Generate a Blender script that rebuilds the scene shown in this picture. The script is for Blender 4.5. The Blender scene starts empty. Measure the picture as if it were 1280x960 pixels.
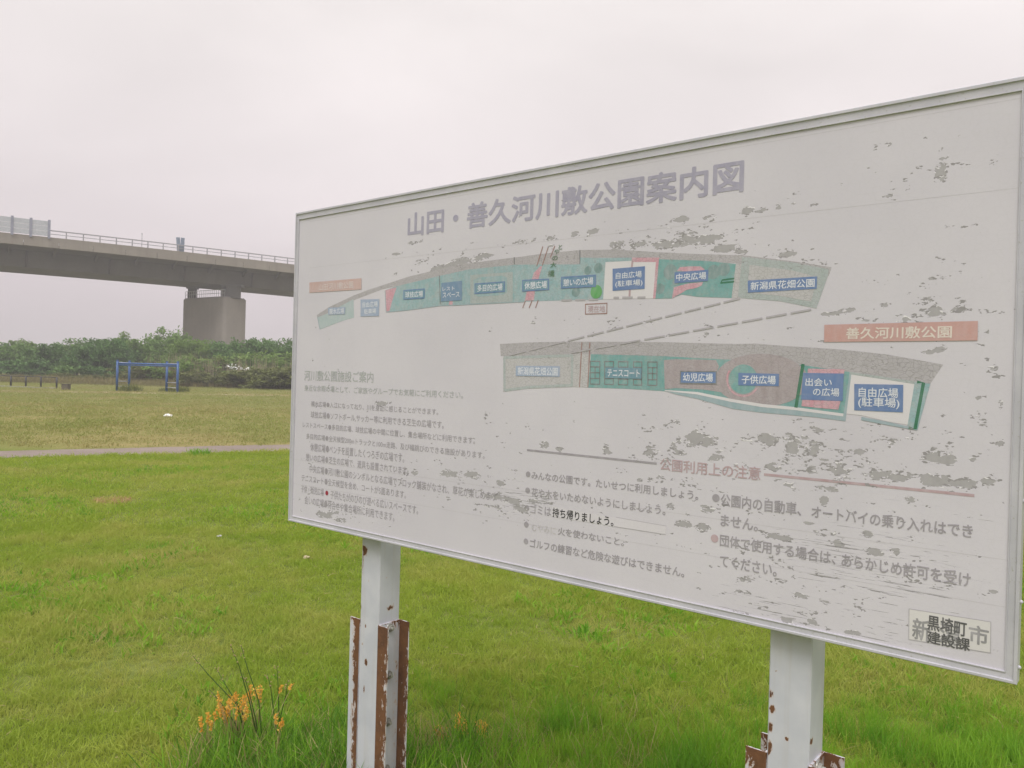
import bpy, bmesh, math, random
import numpy as np
from mathutils import Vector, Matrix, noise as mnoise

# ------------------------------------------------------------------ camera, light, sky, exposure
S = bpy.context.scene
C = S.collection
EYE = 1.6
FPX = 980.0
PITCH, ROLL = 0.00568, 0.02674
_f = np.array([0, math.cos(PITCH), -math.sin(PITCH)])
_u = np.array([0, math.sin(PITCH), math.cos(PITCH)])
_x = np.array([1.0, 0, 0])
CX = math.cos(ROLL)*_x + math.sin(ROLL)*_u
CU = -math.sin(ROLL)*_x + math.cos(ROLL)*_u
cd = bpy.data.cameras.new('camera')
cd.sensor_width = 36.0
cd.lens = FPX/1280*36
cd.clip_start = 0.05
cd.clip_end = 6000
cam = bpy.data.objects.new('camera', cd)
C.objects.link(cam)
cam.matrix_world = Matrix(((CX[0], CU[0], -_f[0], 0), (CX[1], CU[1], -_f[1], 0), (CX[2], CU[2], -_f[2], EYE), (0, 0, 0, 1)))
S.camera = cam

S.view_settings.view_transform = 'Standard'
S.view_settings.look = 'None'
S.view_settings.exposure = 0.0
S.view_settings.gamma = 1.0

SUN_EL, SUN_AZ = math.radians(58), math.radians(195)      # azimuth clockwise from +Y: high, behind the camera
sd = bpy.data.lights.new('sun', 'SUN')
sd.energy = 2.0
sd.angle = math.radians(28)
sd.color = (1.0, 0.98, 0.96)
sun = bpy.data.objects.new('sun', sd)
C.objects.link(sun)
sv = Vector((math.sin(SUN_AZ)*math.cos(SUN_EL), math.cos(SUN_AZ)*math.cos(SUN_EL), math.sin(SUN_EL)))
sun.rotation_euler = sv.to_track_quat('Z', 'Y').to_euler()

wd = bpy.data.worlds.new('World')
S.world = wd
wd.use_nodes = True
wn, wl = wd.node_tree.nodes, wd.node_tree.links
for q in list(wn):
    wn.remove(q)
wo = wn.new('ShaderNodeOutputWorld')
sky = wn.new('ShaderNodeTexSky')
sky.sky_type = 'NISHITA'
sky.sun_disc = False
sky.sun_elevation = SUN_EL
sky.sun_rotation = SUN_AZ
sky.dust_density = 4
bs = wn.new('ShaderNodeBackground')
bs.inputs[1].default_value = 0.08
wl.new(sky.outputs[0], bs.inputs[0])
tc = wn.new('ShaderNodeTexCoord')
sep = wn.new('ShaderNodeSeparateXYZ')
wl.new(tc.outputs['Generated'], sep.inputs[0])
rp = wn.new('ShaderNodeValToRGB')
rp.color_ramp.elements[0].position = 0.0
rp.color_ramp.elements[0].color = (0.70, 0.625, 0.655, 1)
rp.color_ramp.elements[1].position = 1.0
rp.color_ramp.elements[1].color = (1.85, 1.82, 1.80, 1)
for ps, cl in ((0.12, (0.765, 0.69, 0.71, 1)), (0.25, (0.84, 0.775, 0.78, 1)), (0.45, (0.93, 0.875, 0.86, 1))):
    e = rp.color_ramp.elements.new(ps)
    e.color = cl
wl.new(sep.outputs['Z'], rp.inputs[0])
mp = wn.new('ShaderNodeMapping')
mp.inputs['Scale'].default_value = (1, 1, 2.4)
wl.new(tc.outputs['Generated'], mp.inputs[0])
cn = wn.new('ShaderNodeTexNoise')
cn.inputs['Scale'].default_value = 1.7
cn.inputs['Detail'].default_value = 5
cn.inputs['Roughness'].default_value = 0.45
cn.inputs['Distortion'].default_value = 0.3
wl.new(mp.outputs[0], cn.inputs[0])
mr = wn.new('ShaderNodeMapRange')
mr.inputs[1].default_value = 0.3
mr.inputs[2].default_value = 0.7
mr.inputs[3].default_value = 0.88
mr.inputs[4].default_value = 1.13
wl.new(cn.outputs[0], mr.inputs[0])
vm = wn.new('ShaderNodeVectorMath')
vm.operation = 'SCALE'
wl.new(rp.outputs[0], vm.inputs[0])
wl.new(mr.outputs[0], vm.inputs['Scale'])
bc = wn.new('ShaderNodeBackground')
wl.new(vm.outputs[0], bc.inputs[0])
wm = wn.new('ShaderNodeMixShader')
wm.inputs[0].default_value = 0.97
wl.new(bs.outputs[0], wm.inputs[1])
wl.new(bc.outputs[0], wm.inputs[2])
wl.new(wm.outputs[0], wo.inputs[0])

# ------------------------------------------------------------------ helpers
rnd = random.Random(7)
nr = np.random.default_rng(11)


def ray(px, py):
    return _f + CX*(px-640)/FPX + CU*(480-py)/FPX


def at(px, py, depth):                      # the point seen at photo pixel (px,py) whose world Y is depth
    v = ray(px, py)
    t = depth/v[1]
    return Vector((v[0]*t, depth, EYE+v[2]*t))


def ground_at(px, py):
    v = ray(px, py)
    t = -EYE/v[2]
    return Vector((v[0]*t, v[1]*t, 0))


def to_px(x, y, z):
    P = np.array([x, y, z-EYE])
    d = P@_f
    return 640+FPX*(P@CX)/d, 480-FPX*(P@CU)/d


def new_mat(name):
    m = bpy.data.materials.new(name)
    m.use_nodes = True
    nt = m.node_tree
    b = nt.nodes['Principled BSDF']
    return m, nt, nt.nodes, nt.links, b


def N(nt, typ, **kw):
    n = nt.nodes.new(typ)
    for k, v in kw.items():
        if k in n.inputs:
            n.inputs[k].default_value = v
        else:
            setattr(n, k, v)
    return n


def math_node(nt, op, a, b=None, clamp=False):
    n = nt.nodes.new('ShaderNodeMath')
    n.operation = op
    n.use_clamp = clamp
    for i, v in enumerate((a, b)):
        if v is None:
            continue
        if isinstance(v, (int, float)):
            n.inputs[i].default_value = v
        else:
            nt.links.new(v, n.inputs[i])
    return n.outputs[0]


def mixc(nt, fac, a, b):
    n = nt.nodes.new('ShaderNodeMix')
    n.data_type = 'RGBA'
    for s, v in ((n.inputs[0], fac), (n.inputs[6], a), (n.inputs[7], b)):
        if isinstance(v, (int, float)):
            s.default_value = v
        elif isinstance(v, tuple):
            s.default_value = (*v[:3], 1)
        else:
            nt.links.new(v, s)
    return n.outputs[2]


def noise_tex(nt, vec, scale, detail=3, rough=0.55, dist=0.0):
    n = N(nt, 'ShaderNodeTexNoise', Scale=scale, Detail=detail, Roughness=rough, Distortion=dist)
    if vec is not None:
        nt.links.new(vec, n.inputs['Vector'])
    return n.outputs[0]


def ramp(nt, fac, lo, hi, a=0.0, b=1.0):
    n = nt.nodes.new('ShaderNodeMapRange')
    n.inputs[1].default_value = lo
    n.inputs[2].default_value = hi
    n.inputs[3].default_value = a
    n.inputs[4].default_value = b
    nt.links.new(fac, n.inputs[0])
    return n.outputs[0]


def mapping(nt, vec, scale=(1, 1, 1), loc=(0, 0, 0), rot=(0, 0, 0)):
    n = nt.nodes.new('ShaderNodeMapping')
    n.inputs['Scale'].default_value = scale
    n.inputs['Location'].default_value = loc
    n.inputs['Rotation'].default_value = rot
    nt.links.new(vec, n.inputs[0])
    return n.outputs[0]


def bump(nt, h, strength, dist, b):
    n = N(nt, 'ShaderNodeBump', Strength=strength, Distance=dist)
    nt.links.new(h, n.inputs['Height'])
    nt.links.new(n.outputs[0], b.inputs['Normal'])


def mesh_obj(name, verts, faces, mat=None, parent=None, smooth=False):
    me = bpy.data.meshes.new(name)
    me.from_pydata([tuple(v) for v in verts], [], faces)
    if mat:
        me.materials.append(mat)
    if smooth:
        for p in me.polygons:
            p.use_smooth = True
    me.update()
    o = bpy.data.objects.new(name, me)
    C.objects.link(o)
    if parent:
        o.parent = parent
    return o


def bm_obj(name, bm, mat=None, parent=None, smooth=False):
    me = bpy.data.meshes.new(name)
    bm.to_mesh(me)
    bm.free()
    if mat:
        me.materials.append(mat)
    if smooth:
        for p in me.polygons:
            p.use_smooth = True
    o = bpy.data.objects.new(name, me)
    C.objects.link(o)
    if parent:
        o.parent = parent
    return o


def empty(name, loc, rz=0.0):
    o = bpy.data.objects.new(name, None)
    o.location = loc
    o.rotation_euler = (0, 0, rz)
    o.empty_display_size = 0.2
    C.objects.link(o)
    return o


def tag(o, label=None, cat=None, group=None, kind=None):
    for k, v in (('label', label), ('category', cat), ('group', group), ('kind', kind)):
        if v:
            o[k] = v
    return o


def add_box(bm, cx, cy, cz, sx, sy, sz, rot=None, bevel=0.0):
    r = bmesh.ops.create_cube(bm, size=1.0)
    M = Matrix.Translation((cx, cy, cz)) @ (rot or Matrix.Identity(4)) @ Matrix.Diagonal((sx, sy, sz, 1))
    bmesh.ops.transform(bm, matrix=M, verts=r['verts'])
    if bevel:
        es = list({e for v in r['verts'] for e in v.link_edges})
        bmesh.ops.bevel(bm, geom=es, offset=bevel, segments=2, affect='EDGES')


def add_tube(bm, pts, radii, seg=8):
    rings = []
    pts = [Vector(p) for p in pts]
    for i, p in enumerate(pts):
        d = (pts[min(i+1, len(pts)-1)] - pts[max(i-1, 0)]).normalized()
        a = d.orthogonal().normalized() if i == 0 else (a_prev - d*a_prev.dot(d)).normalized()
        a_prev = a
        b = d.cross(a)
        r = radii[i] if isinstance(radii, (list, tuple)) else radii
        rings.append([bm.verts.new(p + (a*math.cos(2*math.pi*k/seg) + b*math.sin(2*math.pi*k/seg))*r) for k in range(seg)])
    for i in range(len(rings)-1):
        for k in range(seg):
            bm.faces.new((rings[i][k], rings[i][(k+1) % seg], rings[i+1][(k+1) % seg], rings[i+1][k]))
    bm.faces.new(rings[0][::-1])
    bm.faces.new(rings[-1])


# ------------------------------------------------------------------ simple materials
def mat_foliage(name, c1, c2, scale=0.6, transl=0.35, rough=0.6, c3=None, patch=0.25, zdark=None):
    m, nt, nodes, links, b = new_mat(name)
    geo = nodes.new('ShaderNodeNewGeometry')
    oi = nodes.new('ShaderNodeObjectInfo')
    n1 = noise_tex(nt, geo.outputs['Position'], scale, 3)
    f = ramp(nt, n1, 0.35, 0.65)
    f = math_node(nt, 'ADD', math_node(nt, 'MULTIPLY', f, 0.6), math_node(nt, 'MULTIPLY', oi.outputs['Random'], 0.4))
    col = mixc(nt, f, c1, c2)
    if c3:
        n2 = noise_tex(nt, geo.outputs['Position'], patch, 4, 0.6)
        g = ramp(nt, n2, 0.47, 0.66)
        g = math_node(nt, 'MULTIPLY', g, math_node(nt, 'ADD', math_node(nt, 'MULTIPLY', oi.outputs['Random'], 0.7), 0.3))
        col = mixc(nt, g, col, c3)
    links.new(col, b.inputs['Base Color'])
    b.inputs['Roughness'].default_value = rough
    b.inputs['Specular IOR Level'].default_value = 0.25
    if transl:
        t = nodes.new('ShaderNodeBsdfTranslucent')
        links.new(col, t.inputs[0])
        mx = nodes.new('ShaderNodeMixShader')
        mx.inputs[0].default_value = transl
        links.new(b.outputs[0], mx.inputs[1])
        links.new(t.outputs[0], mx.inputs[2])
        links.new(mx.outputs[0], nodes['Material Output'].inputs[0])
    return m


def mat_plain(name, col, rough=0.6, metal=0.0, var=0.12, scale=6.0, bmp=0.0):
    m, nt, nodes, links, b = new_mat(name)
    t = nodes.new('ShaderNodeTexCoord')
    n1 = noise_tex(nt, t.outputs['Object'], scale, 5)
    f = ramp(nt, n1, 0.3, 0.7)
    lo = tuple(c*(1-var) for c in col)
    hi = tuple(min(1, c*(1+var)) for c in col)
    links.new(mixc(nt, f, lo, hi), b.inputs['Base Color'])
    b.inputs['Roughness'].default_value = rough
    b.inputs['Metallic'].default_value = metal
    if bmp:
        bump(nt, n1, bmp, 0.01, b)
    return m


# lawn: soil and matted grass below the blades
def mat_ground():
    m, nt, nodes, links, b = new_mat('lawn_ground')
    geo = nodes.new('ShaderNodeNewGeometry')
    P = geo.outputs['Position']
    big = ramp(nt, noise_tex(nt, P, 0.22, 4), 0.38, 0.62)
    mid = ramp(nt, noise_tex(nt, P, 1.7, 4), 0.35, 0.65)
    fine = noise_tex(nt, mapping(nt, P, (1, 0.55, 1)), 22, 4, 0.7)
    near = mixc(nt, mid, (0.14, 0.18, 0.035), (0.19, 0.21, 0.055))
    far = mixc(nt, mid, (0.26, 0.235, 0.085), (0.20, 0.205, 0.065))
    far = mixc(nt, math_node(nt, 'MULTIPLY', big, 0.75), far, (0.33, 0.255, 0.115))
    farg = mixc(nt, big, (0.25, 0.235, 0.095), (0.23, 0.225, 0.085))
    sp = nodes.new('ShaderNodeSeparateXYZ')
    links.new(P, sp.inputs[0])
    d = math_node(nt, 'ADD', sp.outputs[1], math_node(nt, 'MULTIPLY', noise_tex(nt, P, 0.5, 3), 3.0))
    c = mixc(nt, ramp(nt, d, 16.0, 18.5), near, far)
    c = mixc(nt, ramp(nt, d, 30.0, 46.0), c, farg)
    c = mixc(nt, ramp(nt, fine, 0.4, 0.75), c, mixc(nt, 0.5, c, (0.05, 0.07, 0.015)))
    links.new(c, b.inputs['Base Color'])
    b.inputs['Roughness'].default_value = 0.95
    b.inputs['Specular IOR Level'].default_value = 0.1
    bump(nt, fine, 0.8, 0.03, b)
    return m


M_ground = mat_ground()
M_lawn = mat_foliage('lawn_blades', (0.26, 0.375, 0.036), (0.39, 0.45, 0.068), 1.1, 0.45, c3=(0.48, 0.44, 0.14), patch=0.55)
M_lawn_dry = mat_foliage('dry_lawn_blades', (0.25, 0.30, 0.075), (0.33, 0.33, 0.11), 0.5, 0.35, c3=(0.40, 0.31, 0.15), patch=0.2)
M_lush = mat_foliage('lush_blades', (0.12, 0.30, 0.022), (0.30, 0.50, 0.04), 2.5, 0.45)
M_deep = mat_foliage('deep_green_blades', (0.065, 0.18, 0.018), (0.16, 0.32, 0.032), 2.5, 0.4)
M_straw = mat_foliage('straw_blades', (0.36, 0.29, 0.13), (0.45, 0.36, 0.17), 2.5, 0.3)
M_orange = mat_foliage('rusty_seed_heads', (0.74, 0.36, 0.045), (0.80, 0.52, 0.11), 20, 0.3)

# ------------------------------------------------------------------ the ground, the path
gv, gf = [], []
R_ = [-1500, -300, -120, -60, -30, -12, 0, 12, 30, 60, 120, 300, 1500]
for y in R_:
    for x in R_:
        gv.append((x, y, 0))
n_ = len(R_)
for j in range(n_-1):
    for i in range(n_-1):
        gf.append((j*n_+i, j*n_+i+1, (j+1)*n_+i+1, (j+1)*n_+i))
ground = mesh_obj('ground', gv, gf, M_ground)
tag(ground, kind='structure')


def mat_path():
    m, nt, nodes, links, b = new_mat('worn_asphalt')
    geo = nodes.new('ShaderNodeNewGeometry')
    P = geo.outputs['Position']
    g = noise_tex(nt, P, 60, 4, 0.7)
    l = ramp(nt, noise_tex(nt, P, 0.8, 4), 0.35, 0.65)
    c = mixc(nt, l, (0.205, 0.16, 0.135), (0.265, 0.21, 0.18))
    c = mixc(nt, ramp(nt, g, 0.45, 0.7), c, (0.15, 0.12, 0.105))
    links.new(c, b.inputs['Base Color'])
    b.inputs['Roughness'].default_value = 0.9
    bump(nt, g, 0.5, 0.01, b)
    return m


PA0, PA1 = ground_at(0, 573), ground_at(360, 564)      # near edge of the path
PB0, PB1 = ground_at(0, 560.5), ground_at(360, 554.5)  # far edge
pd = (PA1-PA0)
pd.z = 0
plen = pd.length
pd.normalize()
pv, pf = [], []
NSEG = 260
for i in range(NSEG):
    s = -14 + i*0.22
    a = PA0 + pd*s
    k = (s)/plen
    wd_ = (PB0.y-PA0.y)*(1-max(0, min(1, k))) + (PB1.y-PA1.y)*max(0, min(1, k))
    j1 = 0.16*(mnoise.noise(Vector((s*0.9, 0, 0))) + 0.5*mnoise.noise(Vector((s*3.1, 5, 0))))
    j2 = 0.22*(mnoise.noise(Vector((s*0.8, 9, 0))) + 0.5*mnoise.noise(Vector((s*3.3, 15, 0))))
    pv += [(a.x, a.y+j1, 0.006), (a.x, a.y+wd_+j2, 0.006)]
    if i:
        pf.append((2*i-2, 2*i, 2*i+1, 2*i-1))
path = mesh_obj('path', pv, pf, mat_path())
tag(path, kind='structure')

# a worn earth track farther off
tv, tf = [], []
E0, E1 = ground_at(-60, 488.0), ground_at(420, 496.5)
F0, F1 = ground_at(-60, 486.8), ground_at(420, 494.0)
for i in range(120):
    k = i/119*1.6
    a, c_ = E0.lerp(E1, k), F0.lerp(F1, k)
    j = 0.5*mnoise.noise(Vector((k*30, 1, 0)))
    tv += [(a.x, a.y+j, 0.006), (c_.x, c_.y-j*1.2, 0.006)]
    if i:
        tf.append((2*i-2, 2*i, 2*i+1, 2*i-1))
tag(mesh_obj('dirt_track', tv, tf, mat_plain('bare_earth', (0.36, 0.27, 0.17), 0.95, var=0.25, scale=0.7)), kind='structure')


# ------------------------------------------------------------------ grass scatter (geometry nodes)
def tuft_mesh(name, nb, h, spread, w, mat, lean=0.5, seg=3, seed=0, heads=0):
    r = random.Random(seed)
    V, F = [], []
    for _ in range(nb):
        a = r.uniform(0, 2*math.pi)
        rr = spread*math.sqrt(r.random())
        bx, by = rr*math.cos(a), rr*math.sin(a)
        hh = h*r.uniform(0.5, 1.15)
        la = r.uniform(0, 2*math.pi)
        ln = lean*hh*r.uniform(0.2, 1.2)
        ww = w*r.uniform(0.7, 1.2)
        sa = r.uniform(0, math.pi)
        sx, sy = math.cos(sa)*ww/2, math.sin(sa)*ww/2
        k0 = len(V)
        for s in range(seg+1):
            t = s/seg
            x = bx + math.cos(la)*ln*t*t
            y = by + math.sin(la)*ln*t*t
            z = hh*(t - 0.25*t*t*(ln/hh))
            if s < seg:
                q = 1 - 0.65*t
                V += [(x-sx*q, y-sy*q, z), (x+sx*q, y+sy*q, z)]
            else:
                V.append((x, y, z))
        for s in range(seg-1):
            F.append((k0+2*s, k0+2*s+1, k0+2*s+3, k0+2*s+2))
        F.append((k0+2*(seg-1), k0+2*(seg-1)+1, k0+2*seg))
    me = bpy.data.meshes.new(name)
    me.from_pydata(V, [], F)
    me.materials.append(mat)
    return bpy.data.objects.new(name, me)


def scatter(name, pts, scales, protos, label=None, seed=0, tilt=0.15):
    """one object whose points each carry one small tuft"""
    n = len(pts)
    r = np.random.default_rng(seed)
    me = bpy.data.meshes.new(name)
    me.vertices.add(n)
    me.vertices.foreach_set('co', np.asarray(pts, dtype=np.float32).ravel())
    rot = np.stack([r.normal(0, tilt, n), r.normal(0, tilt, n), r.uniform(0, 2*math.pi, n)], -1).astype(np.float32)
    a = me.attributes.new('rot', 'FLOAT_VECTOR', 'POINT')
    a.data.foreach_set('vector', rot.ravel())
    a = me.attributes.new('scl', 'FLOAT', 'POINT')
    a.data.foreach_set('value', np.asarray(scales, dtype=np.float32))
    a = me.attributes.new('pick', 'INT', 'POINT')
    a.data.foreach_set('value', r.integers(0, len(protos), n).astype(np.int32))
    o = bpy.data.objects.new(name, me)
    C.objects.link(o)
    col = bpy.data.collections.new(name+'_tufts')
    for i, p in enumerate(protos):
        p.name = '%s_tuft_%02d' % (name, i)
        col.objects.link(p)
    ng = bpy.data.node_groups.new(name, 'GeometryNodeTree')
    ng.interface.new_socket('Geometry', in_out='INPUT', socket_type='NodeSocketGeometry')
    ng.interface.new_socket('Geometry', in_out='OUTPUT', socket_type='NodeSocketGeometry')
    gi, go = ng.nodes.new('NodeGroupInput'), ng.nodes.new('NodeGroupOutput')
    ci = ng.nodes.new('GeometryNodeCollectionInfo')
    ci.inputs['Collection'].default_value = col
    ci.inputs['Separate Children'].default_value = True
    ci.inputs['Reset Children'].default_value = True
    ip = ng.nodes.new('GeometryNodeInstanceOnPoints')
    ip.inputs['Pick Instance'].default_value = True

    def attr(nm, dt):
        q = ng.nodes.new('GeometryNodeInputNamedAttribute')
        q.data_type = dt
        q.inputs['Name'].default_value = nm
        return q.outputs['Attribute']
    L = ng.links
    L.new(gi.outputs[0], ip.inputs['Points'])
    L.new(ci.outputs[0], ip.inputs['Instance'])
    L.new(attr('pick', 'INT'), ip.inputs['Instance Index'])
    L.new(attr('rot', 'FLOAT_VECTOR'), ip.inputs['Rotation'])
    L.new(attr('scl', 'FLOAT'), ip.inputs['Scale'])
    L.new(ip.outputs[0], go.inputs[0])
    md = o.modifiers.new('scatter', 'NODES')
    md.node_group = ng
    tag(o, label, 'grass' if label else None, kind='stuff')
    return o


def vnoise(x, y, sc, seed=0.0):
    return np.array([mnoise.noise(Vector((a*sc, b*sc, seed))) for a, b in zip(x, y)])


def on_path(x, y):
    s = (x-PA0.x)/pd.x
    ya = PA0.y + pd.y*s
    k = np.clip(s/plen, 0, 1)
    w = (PB0.y-PA0.y)*(1-k) + (PB1.y-PA1.y)*k
    return (y > ya-0.02) & (y < ya+w-0.05), ya, w


def wedge(n, y0, y1, mrg=1.5, gamma=1.0):
    """points between depth y0 and y1 inside the cone in front of the viewer, with side room"""
    y = y0 + (y1-y0)*nr.random(n)**gamma
    x = (nr.random(n)*2-1)*(y*0.72+mrg)
    return x, y


# short mown lawn, near
x, y = wedge(52000, 2.0, 8.0)
ok = np.ones(len(x), bool)
nz = vnoise(x, y, 1.3)
lawn_near = scatter('near_lawn', np.stack([x, y, np.zeros_like(x)], -1), 0.75+0.5*nr.random(len(x))+0.45*nz,
        [tuft_mesh('t', 16, 0.05, 0.05, 0.0035, M_lawn, 0.9, 3, s) for s in range(6)],
        'short green mown grass covering the lawn close to the signboard', 1, 0.3)
x, y = wedge(70000, 7.5, 22.0, 2.0, 0.8)
pth, ya, w = on_path(x, y)
keep = ~pth & (y < ya+0.3)
x, y = x[keep], y[keep]
nz = vnoise(x, y, 0.8)
scatter('mid_lawn', np.stack([x, y, np.zeros_like(x)], -1), 0.8+0.5*nr.random(len(x))+0.4*nz,
        [tuft_mesh('t', 16, 0.055, 0.09, 0.007, M_lawn, 0.9, 2, 20+s) for s in range(5)],
        'short green grass on the lawn this side of the path', 2, 0.3)
x, y = wedge(100000, 15.5, 78.0, 6.0, 0.9)
pth, ya, w = on_path(x, y)
keep = ~pth & (y > ya+w-0.1)
x, y = x[keep], y[keep]
nz = vnoise(x, y, 0.3)
scatter('dry_field', np.stack([x, y, np.zeros_like(x)], -1), 0.8+0.6*nr.random(len(x))+0.5*nz,
        [tuft_mesh('t', 12, 0.06, 0.22, 0.018, M_lawn_dry, 0.9, 2, 40+s) for s in range(5)],
        'dry yellowish grass of the field beyond the path', 3, 0.3)

x, y = wedge(2600, 2.3, 12.0)
scatter('lawn_straw', np.stack([x, y, 0.02+np.zeros_like(x)], -1), 0.6+0.8*nr.random(len(x)),
        [tuft_mesh('t', 3, 0.05, 0.05, 0.003, M_straw, 1.6, 3, 110+s) for s in range(4)],
        'bits of dead straw lying in the near lawn', 21, 0.9)
x, y = wedge(9000, 2.3, 13.0)
keep = vnoise(x, y, 0.9, 4.4) > 0.12
x, y = x[keep], y[keep]
scatter('clover', np.stack([x, y, np.zeros_like(x)], -1), 0.7+0.7*nr.random(len(x)),
        [tuft_mesh('t', 9, 0.06, 0.05, 0.014, M_lush, 0.9, 2, 120+s) for s in range(4)],
        'patches of broad leaved clover in the near lawn', 22, 0.3)

# lush longer grass round the posts and along the bottom right
n = 7500
cx = nr.random(n)*5.0-1.2
cy = 2.55+nr.random(n)*2.0
px_, py_ = np.array([to_px(a, b, 0) for a, b in zip(cx, cy)]).T
pr = np.clip((py_-860)/120, 0, 1)*np.where(px_ > 560, 1.0, 0.0)*(0.55+0.9*vnoise(cx, cy, 2.2, 3.3))
for (ex, ey, rx, ry, am) in ((545, 868, 40, 22, 0.9), (650, 850, 40, 16, 0.8), (700, 905, 60, 40, 1.0), (740, 1010, 400, 70, 0.6), (850, 880, 40, 20, 0.5), (1120, 900, 200, 60, 0.5), (900, 930, 60, 60, 0.6)):
    pr = np.maximum(pr, am*np.exp(-(((px_-ex)/rx)**2+((py_-ey)/ry)**2)))
keep = nr.random(n) < pr
x, y = cx[keep], cy[keep]
scatter('lush_grass', np.stack([x, y, np.zeros_like(x)], -1), (0.4+0.5*nr.random(len(x))+0.3*np.clip(vnoise(x, y, 2.0, 8.1), -0.5, 1))*np.clip(1.6-(y-2.7)*0.75, 0.5, 1.3),
        [tuft_mesh('t', 20, 0.17, 0.06, 0.0042, M_lush, 0.45, 4, 60+s) for s in range(6)],
        'longer bright green grass growing in tufts below the signboard', 4, 0.2)
# dense tall clump round the left post
n = 1500
x = -1.25+nr.random(n)*1.35
y = 2.75+nr.random(n)*0.75
px_, py_ = np.array([to_px(a, b, 0.0) for a, b in zip(x, y)]).T
keep = nr.random(n) < np.exp(-(((px_-385)/150)**2+((py_-1010)/60)**2))*1.3
x, y = x[keep], y[keep]
scatter('tall_grass', np.stack([x, y, np.zeros_like(x)], -1), 0.6+0.6*nr.random(len(x)),
        [tuft_mesh('t', 20, 0.20, 0.07, 0.005, (M_deep, M_lush, M_deep, M_lush, M_deep, M_straw)[s], 0.5, 5, 80+s) for s in range(6)],
        'dark green knee high grass crowding round the left post', 5, 0.2)
# straw coloured stalks
n = 60
x = np.concatenate([-1.1+nr.random(n)*1.2, 0.0+nr.random(n)*0.9])
y = np.concatenate([2.8+nr.random(n)*0.6, 2.9+nr.random(n)*0.9])
scatter('dead_stalks', np.stack([x, y, np.zeros_like(x)], -1), 0.6+0.6*nr.random(len(x)),
        [tuft_mesh('t', 4, 0.19, 0.08, 0.003, M_straw, 0.6, 4, 90+s) for s in range(4)],
        'thin straw coloured dead stalks among the green grass at the posts', 6, 0.2)

# ------------------------------------------------------------------ the signboard
YAW = -0.68281
U0 = Vector((-0.71679*1.2, 2.54575*1.2, EYE-0.47816*1.2))      # lower left outer corner
DV = Vector((math.cos(YAW), math.sin(YAW), 0))
NV = Vector((math.sin(YAW), -math.cos(YAW), 0))
BW, BH = 2.00524*1.2, 1.2
ZB = U0.z
base = U0 + DV*(BW/2)
board = empty('information_board', (base.x, base.y, 0), YAW)
tag(board, 'large weathered white park map signboard with Japanese text on two rusty white posts', 'signboard')
REC = 0.006        # how far the face lies behind the frame's front


def bp(px, py, off=-REC):
    """photo pixel -> (u, v) in metres on the board's face"""
    v = Vector(ray(px, py))
    o = U0 + NV*off - Vector((0, 0, EYE))
    t = o.dot(NV)/v.dot(NV)
    P = v*t - o
    return P.dot(DV), P.z


def loc(u, v, off):                      # board (u, v, height above frame front) -> board's own axes
    return (u-BW/2, -off, v+ZB)


PEELS = [(560,335,24,6),(580,325,14,5),(602,321,20,4),(543,341,12,5),(650,302,10,2.5),(667,299,8,2.5),(690,297,8,3),(740,290,8,4),(717,293,6,3),
 (771,306,11,6),(800,305,12,4),(835,305,20,7),(862,300,20,8),(885,302,14,5),(896,296,12,3),(910,310,20,5),(850,275,13,5),(887,272,9,3),
 (935,264,7,7),(950,264,8,3),(973,260,5,4),(1017,256,6,2),(990,256,5,2),(1177,214,8,18),(1108,245,9,4),(1110,180,7,3),(1177,187,3,3),
 (910,312,10,5),(925,315,10,5),(985,318,12,4),(1045,392,20,4),(1060,388,12,5),(1105,383,7,3),(1167,389,9,7),(1200,388,11,5),(1214,388,5,3),
 (1160,440,11,5),(1175,437,9,5),(1240,460,9,7),(1222,497,6,2),(1250,508,5,8),(1250,555,6,4),
 (870,547,10,11),(885,553,11,7),(850,567,10,4),(812,567,9,6),(895,572,11,7),(1015,563,11,13),(990,560,11,9),(960,550,13,9),(1015,587,9,7),
 (1050,588,9,5),(965,585,13,6),(1077,565,9,6),(1090,595,19,8),(1125,598,11,6),(1165,570,13,9),(1185,575,13,8),(1170,600,21,9),(1205,604,16,8),
 (1237,602,11,7),(680,556,7,6),(757,560,4,6),(759,565,6,3),(883,637,10,7),(878,659,10,7),(855,655,13,4),(840,633,10,3),(560,592,10,6),(590,594,10,6),
 (519,591,4,4),(626,604,6,4),(625,622,22,4),(640,626,15,4),(610,632,16,3),(650,635,10,4),(665,626,8,3),(405,644,12,5),(425,650,9,4),
 (1095,690,11,6),(1120,690,6,5),(1047,680,8,5),(975,672,15,5),(1030,625,7,7),(1085,668,7,4),(935,725,9,4),(1000,745,13,4),(1030,752,10,3),
 (930,740,11,4),(985,775,11,4),(1015,778,10,4),(1065,790,12,3),(1010,655,9,3),(1243,740,6,3),(700,562,5,3),(800,600,4,3),(476,505,8,4),(520,303,10,3),(495,318,8,2)]
SPECKS = [(560,330,90,26,0.20),(700,300,110,16,0.17),(860,300,110,26,0.24),(980,330,70,30,0.24),(1150,400,110,60,0.20),(1050,575,230,60,0.24),
 (850,560,90,50,0.22),(640,560,70,60,0.13),(760,640,130,50,0.13),(640,630,70,26,0.20),(1060,700,190,60,0.16),(430,640,60,20,0.16),(420,345,40,25,0.10),
 (1000,770,140,30,0.17),(1230,520,30,160,0.15),(470,505,70,14,0.12),(880,420,120,25,0.13),(385,600,14,50,0.14),(650,265,120,40,0.08),(1150,210,110,70,0.13),(1190,330,80,60,0.15),(720,405,120,20,0.14),(1000,700,220,70,0.17),(560,600,150,40,0.15),(850,610,200,50,0.16),(1000,250,120,40,0.10),(420,480,60,60,0.10)]


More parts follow.
